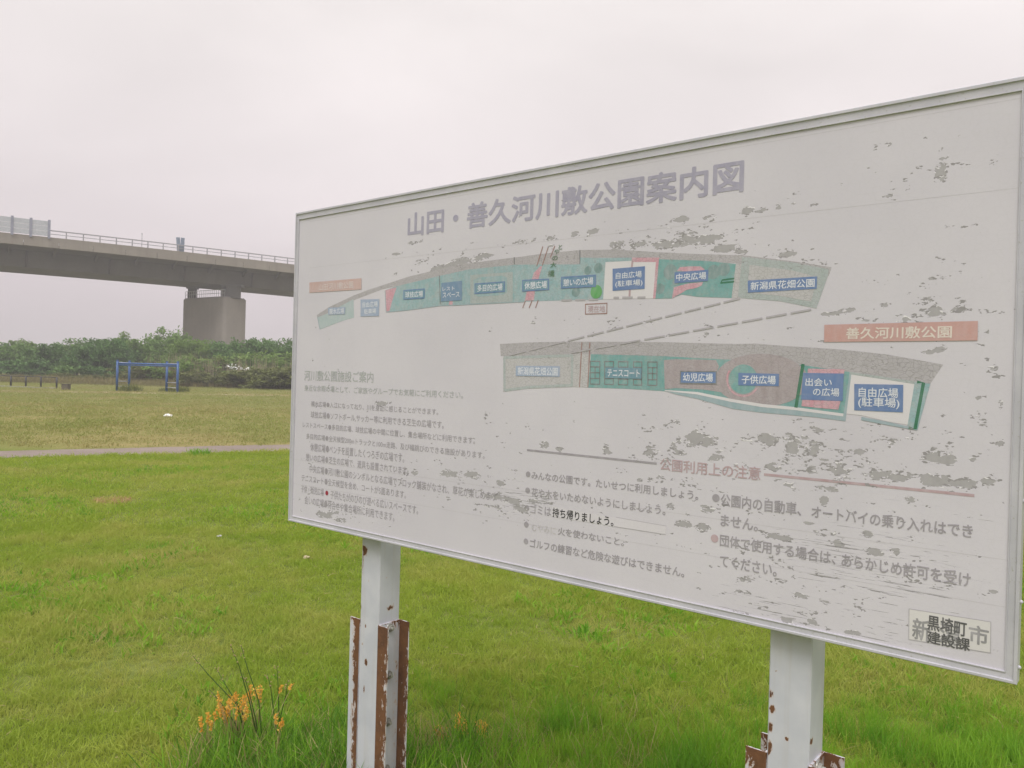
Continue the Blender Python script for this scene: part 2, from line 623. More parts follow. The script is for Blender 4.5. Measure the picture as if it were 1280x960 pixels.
def _ell(e, amp):
    px, py, rx, ry = e
    u, v = bp(px, py)
    ru = abs(bp(px+rx, py)[0]-u)
    rv = abs(bp(px, py+ry)[1]-v)
    if amp == 0.62:
        ru, rv = ru*1.05, rv*0.92
    return u, v, ru, rv, amp


ELL = [_ell(e, 0.62) for e in PEELS] + [_ell(e[:4], e[4]*1.24) for e in SPECKS]
CRACKS = [_ell(e[:4], e[4]) for e in ((1080,705,190,60,1.0),(655,625,60,22,1.0),(430,615,70,40,0.7),(1000,765,230,34,0.9),(760,650,130,40,0.6),(1150,650,100,40,0.7),(600,600,100,30,0.5))]


def peel_density(u, v, ell=None):
    d = np.zeros_like(u)
    for (eu, ev, ru, rv, am) in (ell or ELL):
        q = ((u-eu)/ru)**2 + ((v-ev)/rv)**2
        d = np.maximum(d, am*np.exp(-0.8*q**(1.6 if am > 0.5 else 1.0)))
    return d


def set_peel(o, k=1.0):
    me = o.data
    n = len(me.vertices)
    co = np.zeros(n*3, dtype=np.float32)
    me.vertices.foreach_get('co', co)
    co = co.reshape(-1, 3)
    d = peel_density(co[:, 0]+BW/2, co[:, 2]-ZB)*k
    a = me.attributes.new('peel', 'FLOAT', 'POINT')
    a.data.foreach_set('value', d.astype(np.float32))
    a = me.attributes.new('crack', 'FLOAT', 'POINT')
    a.data.foreach_set('value', peel_density(co[:, 0]+BW/2, co[:, 2]-ZB, CRACKS).astype(np.float32))


_mcache = {}
PAPER = (0.585, 0.56, 0.61)
UNDER = (0.40, 0.385, 0.40)


def mat_print(name, col, fade=0.0, crackle=0.0, mottled=0.0):
    """weathered sign sheet: colour, fading, crackle and the flaked-off spots"""
    if name in _mcache:
        return _mcache[name]
    m, nt, nodes, links, b = new_mat(name)
    t = nodes.new('ShaderNodeTexCoord')
    P = t.outputs['Object']
    at_ = nodes.new('ShaderNodeAttribute')
    at_.attribute_name = 'peel'
    jn = N(nt, 'ShaderNodeTexNoise', Scale=150.0, Detail=3.0)
    links.new(P, jn.inputs[0])
    js = nodes.new('ShaderNodeVectorMath')
    js.operation = 'SCALE'
    js.inputs['Scale'].default_value = 0.006
    links.new(jn.outputs['Color'], js.inputs[0])
    low = ramp(nt, noise_tex(nt, mapping(nt, P, (0.7, 1, 1.5)), 26, 4, 0.6), 0.3, 0.7)

    def shards(dz, scale, gain, off=0.0):
        """angular flakes: whole cells of paint lost where the density is high"""
        ja = nodes.new('ShaderNodeVectorMath')
        ja.operation = 'ADD'
        links.new(mapping(nt, P, (1, 1, 1), (0, 0, dz)), ja.inputs[0])
        links.new(js.outputs[0], ja.inputs[1])
        vo_ = nodes.new('ShaderNodeTexVoronoi')
        vo_.inputs['Scale'].default_value = scale
        vo_.inputs['Randomness'].default_value = 1.0
        links.new(mapping(nt, ja.outputs[0], (0.62, 1, 1.35)), vo_.inputs['Vector'])
        sx = nodes.new('ShaderNodeSeparateXYZ')
        links.new(vo_.outputs['Color'], sx.inputs[0])
        v = math_node(nt, 'ADD', math_node(nt, 'MULTIPLY', sx.outputs[0], 0.5), math_node(nt, 'MULTIPLY', low, 0.5))
        return ramp(nt, math_node(nt, 'SUBTRACT', math_node(nt, 'SUBTRACT', math_node(nt, 'MULTIPLY', at_.outputs['Fac'], gain), off), v), 0.0, 0.01)
    big_f = shards(0, 85, 1.48, 0.14)
    small_f = shards(0, 210, 1.12)
    mask = math_node(nt, 'MAXIMUM', big_f, small_f)
    fleck = math_node(nt, 'MULTIPLY', small_f, math_node(nt, 'SUBTRACT', 1.0, big_f))
    nk = noise_tex(nt, mapping(nt, P, (9, 1, 260)), 1.0, 4, 0.65, 0.6)
    at3 = nodes.new('ShaderNodeAttribute')
    at3.attribute_name = 'crack'
    mk = ramp(nt, math_node(nt, 'SUBTRACT', nk, math_node(nt, 'SUBTRACT', 0.82, math_node(nt, 'MULTIPLY', at3.outputs['Fac'], 0.245))), 0.0, 0.02)
    mask = math_node(nt, 'MAXIMUM', mask, mk)
    curl = math_node(nt, 'MULTIPLY', shards(-0.0026, 85, 1.48, 0.14), math_node(nt, 'SUBTRACT', 1.0, mask))
    # faint cloudy dirt and fine horizontal scratches
    big = ramp(nt, noise_tex(nt, P, 2.2, 4), 0.3, 0.7)
    scr = ramp(nt, noise_tex(nt, mapping(nt, P, (7, 1, 330)), 1.0, 3, 0.6), 0.60, 0.72)
    hs = ramp(nt, noise_tex(nt, mapping(nt, P, (60, 1, 30)), 1.0, 4, 0.6), 0.3, 0.7)
    if col is PAPER:
        c = mixc(nt, big, (0.55, 0.527, 0.58), (0.61, 0.585, 0.635))
    else:
        c = mixc(nt, big, tuple(q*0.93 for q in col), tuple(q*1.06 for q in col))
        if fade:
            c = mixc(nt, math_node(nt, 'MULTIPLY', hs, fade), c, PAPER)
    if mottled:
        mo = ramp(nt, noise_tex(nt, P, 28, 4, 0.65), 0.5, 0.62)
        c = mixc(nt, math_node(nt, 'MULTIPLY', mo, mottled), c, (0.45, 0.43, 0.41))
    c = mixc(nt, math_node(nt, 'MULTIPLY', scr, 0.16), c, (0.42, 0.40, 0.38))
    vo = nodes.new('ShaderNodeTexVoronoi')
    vo.feature = 'DISTANCE_TO_EDGE'
    vo.inputs['Scale'].default_value = 120 if crackle else 75
    dj = nodes.new('ShaderNodeVectorMath')
    dj.operation = 'ADD'
    nn = N(nt, 'ShaderNodeTexNoise', Scale=40.0, Detail=2.0)
    links.new(P, nn.inputs[0])
    sc_ = nodes.new('ShaderNodeVectorMath')
    sc_.operation = 'SCALE'
    sc_.inputs['Scale'].default_value = 0.016
    links.new(nn.outputs['Color'], sc_.inputs[0])
    links.new(mapping(nt, P, (0.8, 1, 1.1)), dj.inputs[0])
    links.new(sc_.outputs[0], dj.inputs[1])
    links.new(dj.outputs[0], vo.inputs['Vector'])
    cr = ramp(nt, vo.outputs['Distance'], 0.0, 0.07, 1.0, 0.0)
    cr = math_node(nt, 'MULTIPLY', cr, max(crackle, 0.0) if crackle else 0.05)
    c = mixc(nt, cr, c, (0.26, 0.25, 0.25))
    c = mixc(nt, mask, c, mixc(nt, hs, UNDER, tuple(q*0.88 for q in UNDER)))
    c = mixc(nt, math_node(nt, 'MULTIPLY', fleck, 0.45), c, (0.20, 0.19, 0.19))
    c = mixc(nt, math_node(nt, 'MULTIPLY', mk, 0.5), c, (0.22, 0.21, 0.21))
    c = mixc(nt, math_node(nt, 'MULTIPLY', curl, 0.75), c, (0.78, 0.76, 0.78))
    links.new(c, b.inputs['Base Color'])
    b.inputs['Roughness'].default_value = 0.62
    b.inputs['Specular IOR Level'].default_value = 0.3
    h = math_node(nt, 'SUBTRACT', math_node(nt, 'MULTIPLY', curl, 1.5), mask)
    h = math_node(nt, 'SUBTRACT', h, math_node(nt, 'MULTIPLY', cr, 0.5))
    bump(nt, h, 0.6, 0.0012, b)
    _mcache[name] = m
    return m


M_paper = mat_print('sign_sheet', PAPER)
# panel face: a fine grid so that the flaking can vary over it
IN_L, IN_B, IN_R, IN_T = 0.021, 0.021, BW-0.022, BH-0.028
nu, nv = 300, 148
us = np.linspace(IN_L-0.004, IN_R+0.004, nu)
vs = np.linspace(IN_B-0.004, IN_T+0.004, nv)
PV = []
for vv in vs:
    for uu in us:
        PV.append(loc(uu, vv, -REC))
PFc = [(j*nu+i, j*nu+i+1, (j+1)*nu+i+1, (j+1)*nu+i) for j in range(nv-1) for i in range(nu-1)]
k0 = len(PV)
for (uu, vv) in ((us[0], vs[0]), (us[-1], vs[0]), (us[-1], vs[-1]), (us[0], vs[-1])):
    PV.append(loc(uu, vv, -0.034))
PFc.append((k0+3, k0+2, k0+1, k0))
panel = mesh_obj('panel', PV, PFc, M_paper, board)
set_peel(panel)

_lay = [0]
LAYER = 0.00015


def pos_print(pts_uv, level):
    _lay[0] += 1
    return [loc(u, v, -REC+LAYER*level+_lay[0]*1e-6) for u, v in pts_uv]


def zone(pts, mat, level, label=None, name='map_zone'):
    """a printed coloured area traced through photo points"""
    uv = [bp(*p) for p in pts]
    o = mesh_obj(name, pos_print(uv, level), [tuple(range(len(uv)))], mat, panel)
    if label:
        o['label'] = label
    set_peel(o, 0.4)
    return o


def strokes(lines, width, mat, level, name='map_line', label=None, joined=False):
    """thin printed lines; each is a list of photo points; width in metres"""
    V, F = [], []
    o = None
    for ln in lines:
        uv = [Vector(bp(*p)) for p in ln]
        L, R = [], []
        for i, p in enumerate(uv):
            d = (uv[min(i+1, len(uv)-1)]-uv[max(i-1, 0)]).normalized()
            nn = Vector((-d.y, d.x))*width/2
            L.append(p+nn)
            R.append(p-nn)
        if len(uv) > 3 and ln[0] == ln[-1]:
            L, R = [], []
            for i, p in enumerate(uv):
                a = (uv[i]-uv[i-1]).normalized() if i else (uv[0]-uv[-2]).normalized()
                b = (uv[i+1]-uv[i]).normalized() if i < len(uv)-1 else (uv[1]-uv[0]).normalized()
                nn = Vector((-(a+b).y, (a+b).x)).normalized()*width/2*1.38
                L.append(p+nn)
                R.append(p-nn)
        k = len(V)
        m = len(uv)
        V += [(q.x, q.y) for q in L] + [(q.x, q.y) for q in R]
        F += [(k+i, k+m+i, k+m+i+1, k+i+1) for i in range(m-1)]
        if not joined:
            o = mesh_obj(name, pos_print(V, level), F, mat, panel)
            if label:
                o['label'] = label
            set_peel(o)
            V, F = [], []
    if joined:
        o = mesh_obj(name, pos_print(V, level), F, mat, panel)
        o['kind'] = 'stuff'
        set_peel(o)
    return o


def text_mesh(body, bold=0.0):
    cu = bpy.data.curves.new('t', 'FONT')
    cu.body = body
    cu.offset = bold
    cu.resolution_u = 3
    ob = bpy.data.objects.new('t', cu)
    C.objects.link(ob)
    dg = bpy.context.evaluated_depsgraph_get()
    dg.update()
    me = bpy.data.meshes.new_from_object(ob.evaluated_get(dg))
    co = np.zeros(len(me.vertices)*3, dtype=np.float32)
    me.vertices.foreach_get('co', co)
    co = co.reshape(-1, 3)
    fs = [tuple(p.vertices) for p in me.polygons]
    bpy.data.objects.remove(ob)
    bpy.data.meshes.remove(me)
    bpy.data.curves.remove(cu)
    return co, fs


def fit(body, u0, v0, u1, v1, bold, split=False):
    """strings scaled into a box; weight comes from copies shifted by the stroke gain"""
    pieces = []
    if split:
        for i, ch in enumerate(body):
            co, fs = text_mesh(ch)
            co = co.copy()
            co[:, 0] += i
            pieces.append((co, fs))
    else:
        pieces.append(text_mesh(body))
    allc = np.concatenate([p[0] for p in pieces])
    mn, mx = allc.min(0), allc.max(0)
    su, sv_ = (u1-u0)/(mx[0]-mn[0]), (v1-v0)/(mx[1]-mn[1])
    out = []
    for co, fs in pieces:
        V, F = [], []
        ring = [(0, 0)] + ([(math.cos(a*math.pi/4), math.sin(a*math.pi/4)) for a in range(8)] if bold > 0.012 else [(1, 0), (0, 1), (-1, 0), (0, -1)] if bold > 0.003 else [])
        for j, (dx, dy) in enumerate(ring):
            k = len(V)
            uu = u0 + (co[:, 0]-mn[0]+dx*bold)*su
            vv = v0 + (co[:, 1]-mn[1]+dy*bold)*sv_
            V += [(a, b, j*0.000004) for a, b in zip(uu.tolist(), vv.tolist())]
            F += [tuple(i+k for i in f) for f in fs]
        out.append((V, F))
    return out


def text(parts, mat, level=3, bold=0.012, label=None, name='lettering', split=False):
    """parts: (string, lower-left photo point, upper-right photo point)"""
    for body, bl, tr in parts:
        u0, v0 = bp(*bl)
        u1, v1 = bp(*tr)
        for V, F in fit(body, u0, v0, u1, v1, bold, split):
            _lay[0] += 1
            o = mesh_obj(name, [loc(u, v, -REC+LAYER*level+_lay[0]*1e-6+w) for u, v, w in V], F, mat, panel)
            if label:
                o['label'] = label
            set_peel(o, 0.55)


M_teal = mat_print('map_teal', (0.25, 0.40, 0.425), 0.35, 0.45, 0.25)
M_teal_d = mat_print('map_deep_teal', (0.145, 0.34, 0.335), 0.25, 0.42, 0.2)
M_pale_teal = mat_print('map_pale_teal', (0.38, 0.47, 0.48), 0.4, 0.15)
M_steel = mat_print('map_blue_grey', (0.28, 0.38, 0.42), 0.3, 0.1)
M_grey = mat_print('map_levee_grey', (0.40, 0.38, 0.40), 0.25, 0.7)
M_grey_l = mat_print('map_light_grey', (0.46, 0.45, 0.46), 0.3, 0.6)
M_grey_g = mat_print('map_green_grey', (0.36, 0.41, 0.41), 0.3, 0.5)
M_brown = mat_print('map_mauve_brown', (0.35, 0.30, 0.315), 0.3, 0.55)
M_pink = mat_print('map_pink', (0.56, 0.27, 0.33), 0.5, 0.6)
M_white = mat_print('map_white', (0.65, 0.625, 0.655), 0.0, 0.03)
M_blue = mat_print('plate_blue', (0.125, 0.205, 0.40), 0.15, 0.15)
M_blue_f = mat_print('plate_faded_blue', (0.30, 0.37, 0.50), 0.3, 0.1)
M_blue_t = mat_print('plate_teal_blue', (0.13, 0.27, 0.34), 0.25, 0.2)
M_salmon = mat_print('banner_salmon', (0.51, 0.30, 0.275), 0.2, 0.12)
M_salmon_f = mat_print('banner_faded_salmon', (0.52, 0.36, 0.335), 0.3, 0.1)
M_lgt = mat_print('letter_white', (0.66, 0.68, 0.74), 0.1, 0.0)
M_cream = mat_print('letter_cream', (0.68, 0.61, 0.56), 0.1, 0.0)
M_title = mat_print('letter_mauve', (0.325, 0.31, 0.40), 0.25, 0.0)
M_tgrn = mat_print('letter_green_grey', (0.33, 0.36, 0.345), 0.5, 0.0)
M_tgry = mat_print('letter_grey', (0.285, 0.265, 0.29), 0.3, 0.0)
M_tred = mat_print('letter_faded_red', (0.42, 0.29, 0.31), 0.35, 0.0)
M_black = mat_print('letter_black', (0.025, 0.025, 0.028), 0.0, 0.0)
M_dark = mat_print('letter_dark', (0.085, 0.085, 0.085), 0.1, 0.0)
M_smoke = mat_print('letter_smoky', (0.20, 0.20, 0.20), 0.5, 0.0)
M_line_d = mat_print('line_dark', (0.16, 0.17, 0.17), 0.3, 0.0)
M_line_g = mat_print('line_grey', (0.38, 0.36, 0.385), 0.3, 0.0)
M_line_green = mat_print('line_green', (0.045, 0.17, 0.10), 0.1, 0.0)
M_line_red = mat_print('line_brown_red', (0.30, 0.17, 0.15), 0.2, 0.0)
M_ball = mat_print('marker_green', (0.10, 0.34, 0.10), 0.2, 0.0)
M_dkgreen = mat_print('letter_green', (0.08, 0.17, 0.09), 0.3, 0.0)
M_reddot = mat_print('marker_red', (0.30, 0.035, 0.055), 0.0, 0.0)
M_patch = mat_print('overlay_patch', (0.62, 0.60, 0.60), 0.0, 0.0)

# seams between the sticker sheets
for sv_, (a_, b_) in {'a': ((900, 188), (0.03, 1.0)), 'b': ((900, 277), (0.03, 1.0)), 'c': ((640, 612.5), (0.0, 1.0)), 'd': ((970, 709), (0.0, 1.0))}.items():
    v_ = bp(*a_)[1]
    V = []
    F = []
    ns = 60
    for i in range(ns+1):
        u_ = IN_L + (IN_R-IN_L)*(b_[0]+(b_[1]-b_[0])*i/ns)
        V += [(u_, v_-0.0006), (u_, v_+0.0006)]
        if i:
            F.append((2*i-2, 2*i, 2*i+1, 2*i-1))
    o = mesh_obj('sheet_seam', pos_print(V, 1), F, mat_print('seam', (0.50, 0.48, 0.51), 0.5), panel)
    set_peel(o)

# ---- upper map
OUT = [(396,394),(411,384),(426,377),(443,369),(460,362.5),(480,356),(510,346),(535,340),(572,331),(610,326),(642,322),(680,317),(725,312.5),(770,312),(820,315),(870,317.5),(928,319),(991,326.5),(1039.5,334)]
INN = [(1036,345),(991,339),(921,331),(920,329),(825,325),(780,322),(725,322),(724,330.5),(679,330.5),(642,331),(585,337),(549,345),(495,358),(477,362),(443,375),(426,386),(397,397)]
zone(OUT+INN, M_grey, 1, 'grey levee band of the upper map')
zone([(397,397),(411,391),(426,382.5),(442,374),(442.5,397),(430,400.5),(415,406),(400,412)], M_pale_teal, 2, 'faded teal zone at the left tip of the upper map')
zone([(481,363),(495,358),(549,345),(585,337),(642,331),(679,330.5),(724,330.5),(725,322),(757,322.5),(757,327.5),(754,374.5),(701,375.5),(655,377),(575,381),(550,382),(510,387.5),(483,390)], M_teal, 2, 'long teal zone of the upper map')
zone([(481,363),(496,359),(491,374),(487,388.5),(483,390)], M_pink, 3, 'pink wedge at the left of the teal zone')
zone([(588,344),(641,340),(641,377),(588,379.5)], M_grey_g, 3, 'grey running track round the sports field')
zone([(592,350),(600,346.5),(628,344.5),(634,347),(634,365),(628,369),(598,371),(592,368)], M_teal, 4)
zone([(667.5,341),(676,332.5),(678,333),(673,349),(665,349)], M_pink, 4)
zone([(659,362.5),(669,362),(667.5,375.5),(656,376)], M_pink, 4)
zone([(562,376),(566,376),(566,381),(561,381)], M_pink, 4)
zone([(757,327),(790,324.5),(823,324),(818.7,373),(754,374)], M_white, 3, 'white car park area of the upper map')
zone([(790,322),(824,322),(819.5,373),(816.5,373),(820,327.5),(790,327.5)], M_pink, 4, 'pink path round the upper car park')
zone([(757,322.5),(790,322),(790,326),(757,327.5)], M_teal, 4)
strokes([[(791,325),(789.5,337)], [(787.5,361),(787,372)]], 0.006, M_tred, 5)
strokes([[(767,372.3),(774,372.2)], [(778,372.2),(791,372)], [(797,372),(807,371.8)]], 0.006, M_line_g, 5, 'dash')
zone([(823,324),(880,326),(921,330),(915,372.5),(872,371),(852,368),(840,373),(819,373.5)], M_teal_d, 3, 'deep teal zone right of the car park on the upper map')
zone([(846,339),(850,334),(862,333),(876,333),(881,337),(881,339.5)], M_pink, 4)
zone([(842.5,359),(860,354.5),(879,352.5),(877,357),(870,360),(858,362.5),(852,366.5),(840,373)], M_pink, 4)
strokes([[(901,354.5),(903,350),(918,348)], [(902,353.5),(918,352)]], 0.004, M_line_green, 5)
zone([(928,321),(991,328),(1036,336.5),(1035,345),(1020.5,385.5),(976,376.5),(932,373),(923,372)], M_grey_g, 3, 'grey flower field zone at the right of the upper map')
zone([(937,331),(990,338),(1022,346),(1014,377),(976,370),(934,366)], M_grey_l, 4)
zone([(920,329.5),(929,331),(924,372.5),(914.5,372.5)], M_grey_l, 3)
strokes([[(929,326),(924,371)], [(936,328),(930,371)]], 0.006, M_grey_g, 5)
strokes([[(549.5,344),(550.5,380)]], 0.0035, M_line_d, 5)
strokes([[(643,321.5),(643,330.5)], [(725,312.5),(725,330)]], 0.003, M_line_d, 5)
strokes([[(678.7,308),(671,333)], [(685.5,308.7),(678,332)], [(693.7,307.5),(688,322)], [(656.8,376),(653.5,385)], [(665.5,375),(661.5,385)], [(673,375),(669.5,385)]], 0.0032, M_line_red, 5)
strokes([[(481.5,363),(482.8,390)], [(483,390),(510,387.5),(550,382),(575,381),(655,377)], [(397,396),(400,411.5)]], 0.003, M_steel, 5)
strokes([[(702,375.5),(715,375.2)], [(719,375),(732,374.9)], [(736,374.8),(748,374.5)]], 0.005, M_line_g, 5, 'dash')


def disc(px, py, r, mat, level, name, label=None, seg=28, r_in=None, a0=0, a1=2*math.pi, ys=1.0):
    u, v = bp(px, py)
    V, F = [], []
    if r_in is None:
        V = [(u+r*math.cos(2*math.pi*k/seg), v+r*ys*math.sin(2*math.pi*k/seg)) for k in range(seg)]
        F = [tuple(range(seg))]
    else:
        for k in range(seg+1):
            a = a0+(a1-a0)*k/seg
            V += [(u+r_in*math.cos(a), v+r_in*ys*math.sin(a)), (u+r*math.cos(a), v+r*ys*math.sin(a))]
            if k:
                F.append((2*k-2, 2*k-1, 2*k+1, 2*k))
    o = mesh_obj(name, pos_print(V, level), F, mat, panel)
    if label:
        o['label'] = label
    set_peel(o)
    return o


M_tree = mat_print('map_tree_symbol', (0.15, 0.255, 0.25), 0.4, 0.25)
for (a_, b_, r_) in ((735, 338, 0.012), (748, 335, 0.014), (838, 340, 0.020), (845, 352, 0.010), (825, 361, 0.014), (905, 337, 0.016), (720, 365, 0.014), (892, 340, 0.018)):
    disc(a_, b_, r_, M_tree, 3.5, 'tree_symbol')
disc(745.5, 364.7, 0.019, M_ball, 6, 'place_marker', 'green ball marking the viewer\'s place')

# ---- lower map
zone([(625,430),(660,428),(720,427),(825,427.5),(920,430),(944.5,429.5),(989,433),(1048.5,436.6),(1108,443),(1152,450.7),(1179,455.7),(1163,479.5),(1146.5,477),(1108,472),(1062,464.6),(1001,455.7),(959,451),(900,449),(825,445),(739,442.5),(690,443.5),(626,445)], M_grey, 1, 'grey levee band of the lower map')
zone([(629,445),(740,442.5),(735,484.5),(716,483.7),(660,486),(629,490)], M_grey_l, 2, 'pale grey flower field zone of the lower map')
strokes([[(630.5,447),(631,488)], [(631,488),(660,484),(716,481.5)], [(715.5,444),(715,482)], [(630,447),(716,444.5)]], 0.008, M_grey_g, 3)
strokes([[(727.5,428),(724.5,484)], [(737.5,428),(735,484)]], 0.0032, M_line_red, 4)
zone([(739,442.8),(825,445),(900,449),(959,451.5),(1001,456),(1062,465),(1054.4,526),(1020,519),(993.5,513),(953,509),(916,503),(872,493),(831,489),(784,486),(735,484.5)], M_teal_d, 2, 'teal playground zone of the lower map')
for (xa, xb) in ((738, 750), (756, 767), (773, 785), (792, 802.5), (810, 821.5)):
    l_, r_ = xa, xb
    ya_, yb_ = 451.5+(xa-738)*0.012, 480+(xa-738)*0.02
    strokes([[(l_, ya_), (r_, ya_+0.3), (r_-0.3, yb_+0.4), (l_, yb_), (l_, ya_)], [(l_, (ya_+yb_)/2), (r_, (ya_+yb_)/2+0.2)], [((l_+r_)/2, ya_+7), ((l_+r_)/2, yb_-7)],
             [(l_, ya_+7), (r_, ya_+7.2)], [(l_, yb_-7), (r_, yb_-6.8)]], 0.0028, M_line_d, 4, 'court_lines', None, True)
zone([(830,450),(845,449),(895,450),(899,458),(895,468),(905,480),(912,492),(880,487),(845,485),(831,486.5)], M_brown, 3, 'brown infants\' ground on the lower map')
disc(950, 475, 0.115, M_brown, 3.5, 'map_zone', 'brown children\'s ground on the lower map', ys=0.55)
disc(929, 474, 0.036, M_teal_d, 4, 'map_zone')
disc(929, 474, 0.043, M_pink, 5, 'map_line', None, 30, 0.039, math.radians(150), math.radians(330))
zone([(831,487.5),(872,490),(916.5,499),(953.6,505),(993.7,508.8),(1054.6,517),(1054.2,520.5),(993,512.5),(952,508.8),(915,502.5),(871,493),(831,488.5)], M_white, 5, 'white footpath on the lower map')
zone([(831,488.5),(871,493),(915,502.5),(952,508.8),(993,512.5),(1054.2,520.5),(1053.5,526),(1020,521.5),(950,515.5),(916,511),(870,498),(845,493)], M_steel, 4)
strokes([[(1004,455),(995,509.5)]], 0.0075, M_line_green, 6)
zone([(1010,460.8),(1056,461.6),(1055,468),(1009.5,467.5)], M_pink, 5)
zone([(1003,499),(1051,500.5),(1048,512),(1024,510),(1002,507.6)], M_pink, 5)
zone([(1063,467),(1143.5,479.5),(1134.5,531),(1110,527),(1076,519),(1056,517)], M_white, 3, 'white car park area of the lower map')
zone([(1062,465),(1064.5,466),(1057,526.5),(1053.5,526)], M_steel, 4)
zone([(1062,464.6),(1108,471.5),(1146.5,477),(1145,480.5),(1108,474.5),(1063,468)], M_grey_g, 4)
zone([(1143.5,478),(1163,479.5),(1147,537),(1134,534.5)], M_teal, 4, 'teal strip at the right end of the lower map')
zone([(1077,521),(1108,527),(1147,535.5),(1146.5,538),(1105,530.5),(1076.5,525)], M_steel, 5)
strokes([[(1146.5,477.5),(1154.5,478.5),(1144,536),(1136,534.5)]], 0.0065, M_line_green, 6)

# dashed links between the two maps
def dashes(p, q, n, gap=0.16):
    P, Q = Vector(p), Vector(q)
    return [[tuple(P.lerp(Q, i/n)), tuple(P.lerp(Q, (i+1-gap)/n))] for i in range(n)]


strokes(dashes((637, 444), (929, 372), 12), 0.0045, M_line_g, 7, 'dash')
strokes(dashes((714, 441), (1019, 386), 10), 0.0045, M_line_g, 7, 'dash')
strokes([[(658.7,562.5),(740,571),(821,579.5)]], 0.006, M_tgry, 2, 'rule_line')
strokes([[(955,593),(1085,606),(1218,619.5)]], 0.006, M_tred, 2, 'rule_line')

# ---- name plates: corner points TL, TR, BR, BL and their lettering
def plate(q, lines, mat, lmat, label, bold=0.014, border=None):
    o = zone(q, mat, 7, label, 'name_plate')
    if border:
        strokes([[q[0], q[1], q[2], q[3], q[0]]], 0.003, border, 8, 'plate_border')
    text(lines, lmat, 9, bold)
    return o


plate([(387,353.2),(452,347.8),(452,361.8),(387,366)], [('山田河川敷公園', (399,363.5), (442,351.3))], M_salmon_f, mat_print('letter_pale', (0.62,0.53,0.52), 0.3), 'faded salmon plate naming the left park')
plate([(410.5,384.8),(431.8,383.8),(431.5,393),(410.5,393.6)], [('親水広場', (412,393), (430.5,384.8))], M_blue_f, M_lgt, 'faded blue plate at the left tip of the map', 0.01)
plate([(451,374.5),(474.5,373.8),(473.8,395),(451,395.7)], [('自由広場', (453.5,384.5), (472.5,376.5)), ('駐車場', (455.5,392.5), (470.5,385.5))], M_blue_f, M_lgt, 'faded blue two line plate at the left of the map', 0.01)
plate([(505,363.2),(530.8,361.2),(530.5,372.5),(505,374)], [('球技広場', (507,372.3), (529,363.5))], M_blue_t, M_lgt, 'teal blue plate of the ball game field', 0.012, M_blue)
plate([(552,353.8),(577.8,351),(577.6,375.5),(551.5,377)], [('レスト', (553.5,363.7), (568.5,358)), ('スペース', (553.8,372.3), (574.8,364.8))], mat_print('plate_mid_blue', (0.15, 0.25, 0.38), 0.2, 0.15), M_lgt, 'blue two line plate of the rest space', 0.01)
plate([(594,355),(631,352.3),(630.8,364.3),(594,367)], [('多目的広場', (597,364.8), (628.5,354.2))], M_blue_t, M_lgt, 'teal blue plate of the multipurpose field', 0.014, M_blue)
plate([(653.5,350.5),(686,349),(686,361.8),(653.5,364)], [('休憩広場', (656,361.8), (684,351))], M_blue_t, M_lgt, 'teal blue plate over the pink strip', 0.014, M_blue)
plate([(702,346.8),(744.8,344),(744.5,358),(702,360.2)], [('憩いの広場', (704.5,358), (742,346.5))], mat_print('plate_sea_blue', (0.12, 0.24, 0.36), 0.2, 0.15), M_lgt, 'blue plate left of the green ball marker', 0.014, M_blue)
plate([(766,336),(806.5,332.8),(806,361),(766,363.6)], [('自由広場', (770,348.8), (802.5,338.5)), ('(駐車場)', (769.5,359.8), (803.5,349))], M_blue, M_lgt, 'blue two line plate on the upper car park', 0.012)
plate([(843.5,340.3),(885.8,337.2),(885.2,351.3),(843.5,354)], [('中央広場', (845.5,351.3), (883,339.8))], M_blue, M_lgt, 'blue plate of the central plaza', 0.014)
plate([(935,350.8),(1021.8,345.5),(1021,361),(935,366)], [('新潟県花畑公園', (938.5,362.8), (1018.5,348.2))], M_blue, M_lgt, 'long blue plate of the flower park on the upper map', 0.014)
plate([(645,457.3),(700.3,457.8),(699.8,471),(645,469.8)], [('新潟県花畑公園', (647.5,468.5), (697.5,459.5))], M_blue_f, M_lgt, 'faded blue plate of the flower park on the lower map', 0.012)
plate([(757.5,459.3),(802.3,460),(801.8,473.5),(757,472.5)], [('テニスコート', (759.5,470.5), (800,462.2))], M_blue_t, M_lgt, 'teal blue plate of the tennis courts', 0.014)
plate([(851,464.2),(895.7,464.5),(895.5,479.5),(850.5,479)], [('幼児広場', (854,476.3), (891.5,467))], M_blue, M_lgt, 'blue plate of the infants\' ground', 0.016, M_line_d)
plate([(923.3,466),(974,467.4),(973.7,482.8),(923,481.7)], [('子供広場', (927.5,479.3), (970,469.8))], M_blue, M_lgt, 'blue plate of the children\'s ground', 0.016)
plate([(1004,466),(1055,467),(1053.5,501.3),(1001.5,499.5)], [('出会い', (1007,482.3), (1040,473.2)), ('の広場', (1016.5,494.6), (1049.5,485.5))], M_blue, M_lgt, 'blue two line plate between the pink strips', 0.012)
plate([(1068,480),(1129.3,481),(1128.8,515.5),(1068,512.8)], [('自由広場', (1073.5,496), (1123,485.5)), ('(駐車場)', (1073,509.5), (1124.5,498))], M_blue, M_lgt, 'blue two line plate on the lower car park', 0.012)
plate([(1030.6,406),(1222.5,401.2),(1222,425.6),(1030.3,427.5)], [('善久河川敷公園', (1058,423.8), (1190,407.2))], M_salmon, M_cream, 'large salmon banner naming the right park', 0.016)
strokes([[(732,380.3),(758.8,379),(758.6,391.8),(732,392.6),(732,380.3)]], 0.0028, M_line_red, 3, 'label_outline')
text([('現在地', (735, 390.8), (756.5, 381.5))], M_tred, 3, 0.01)
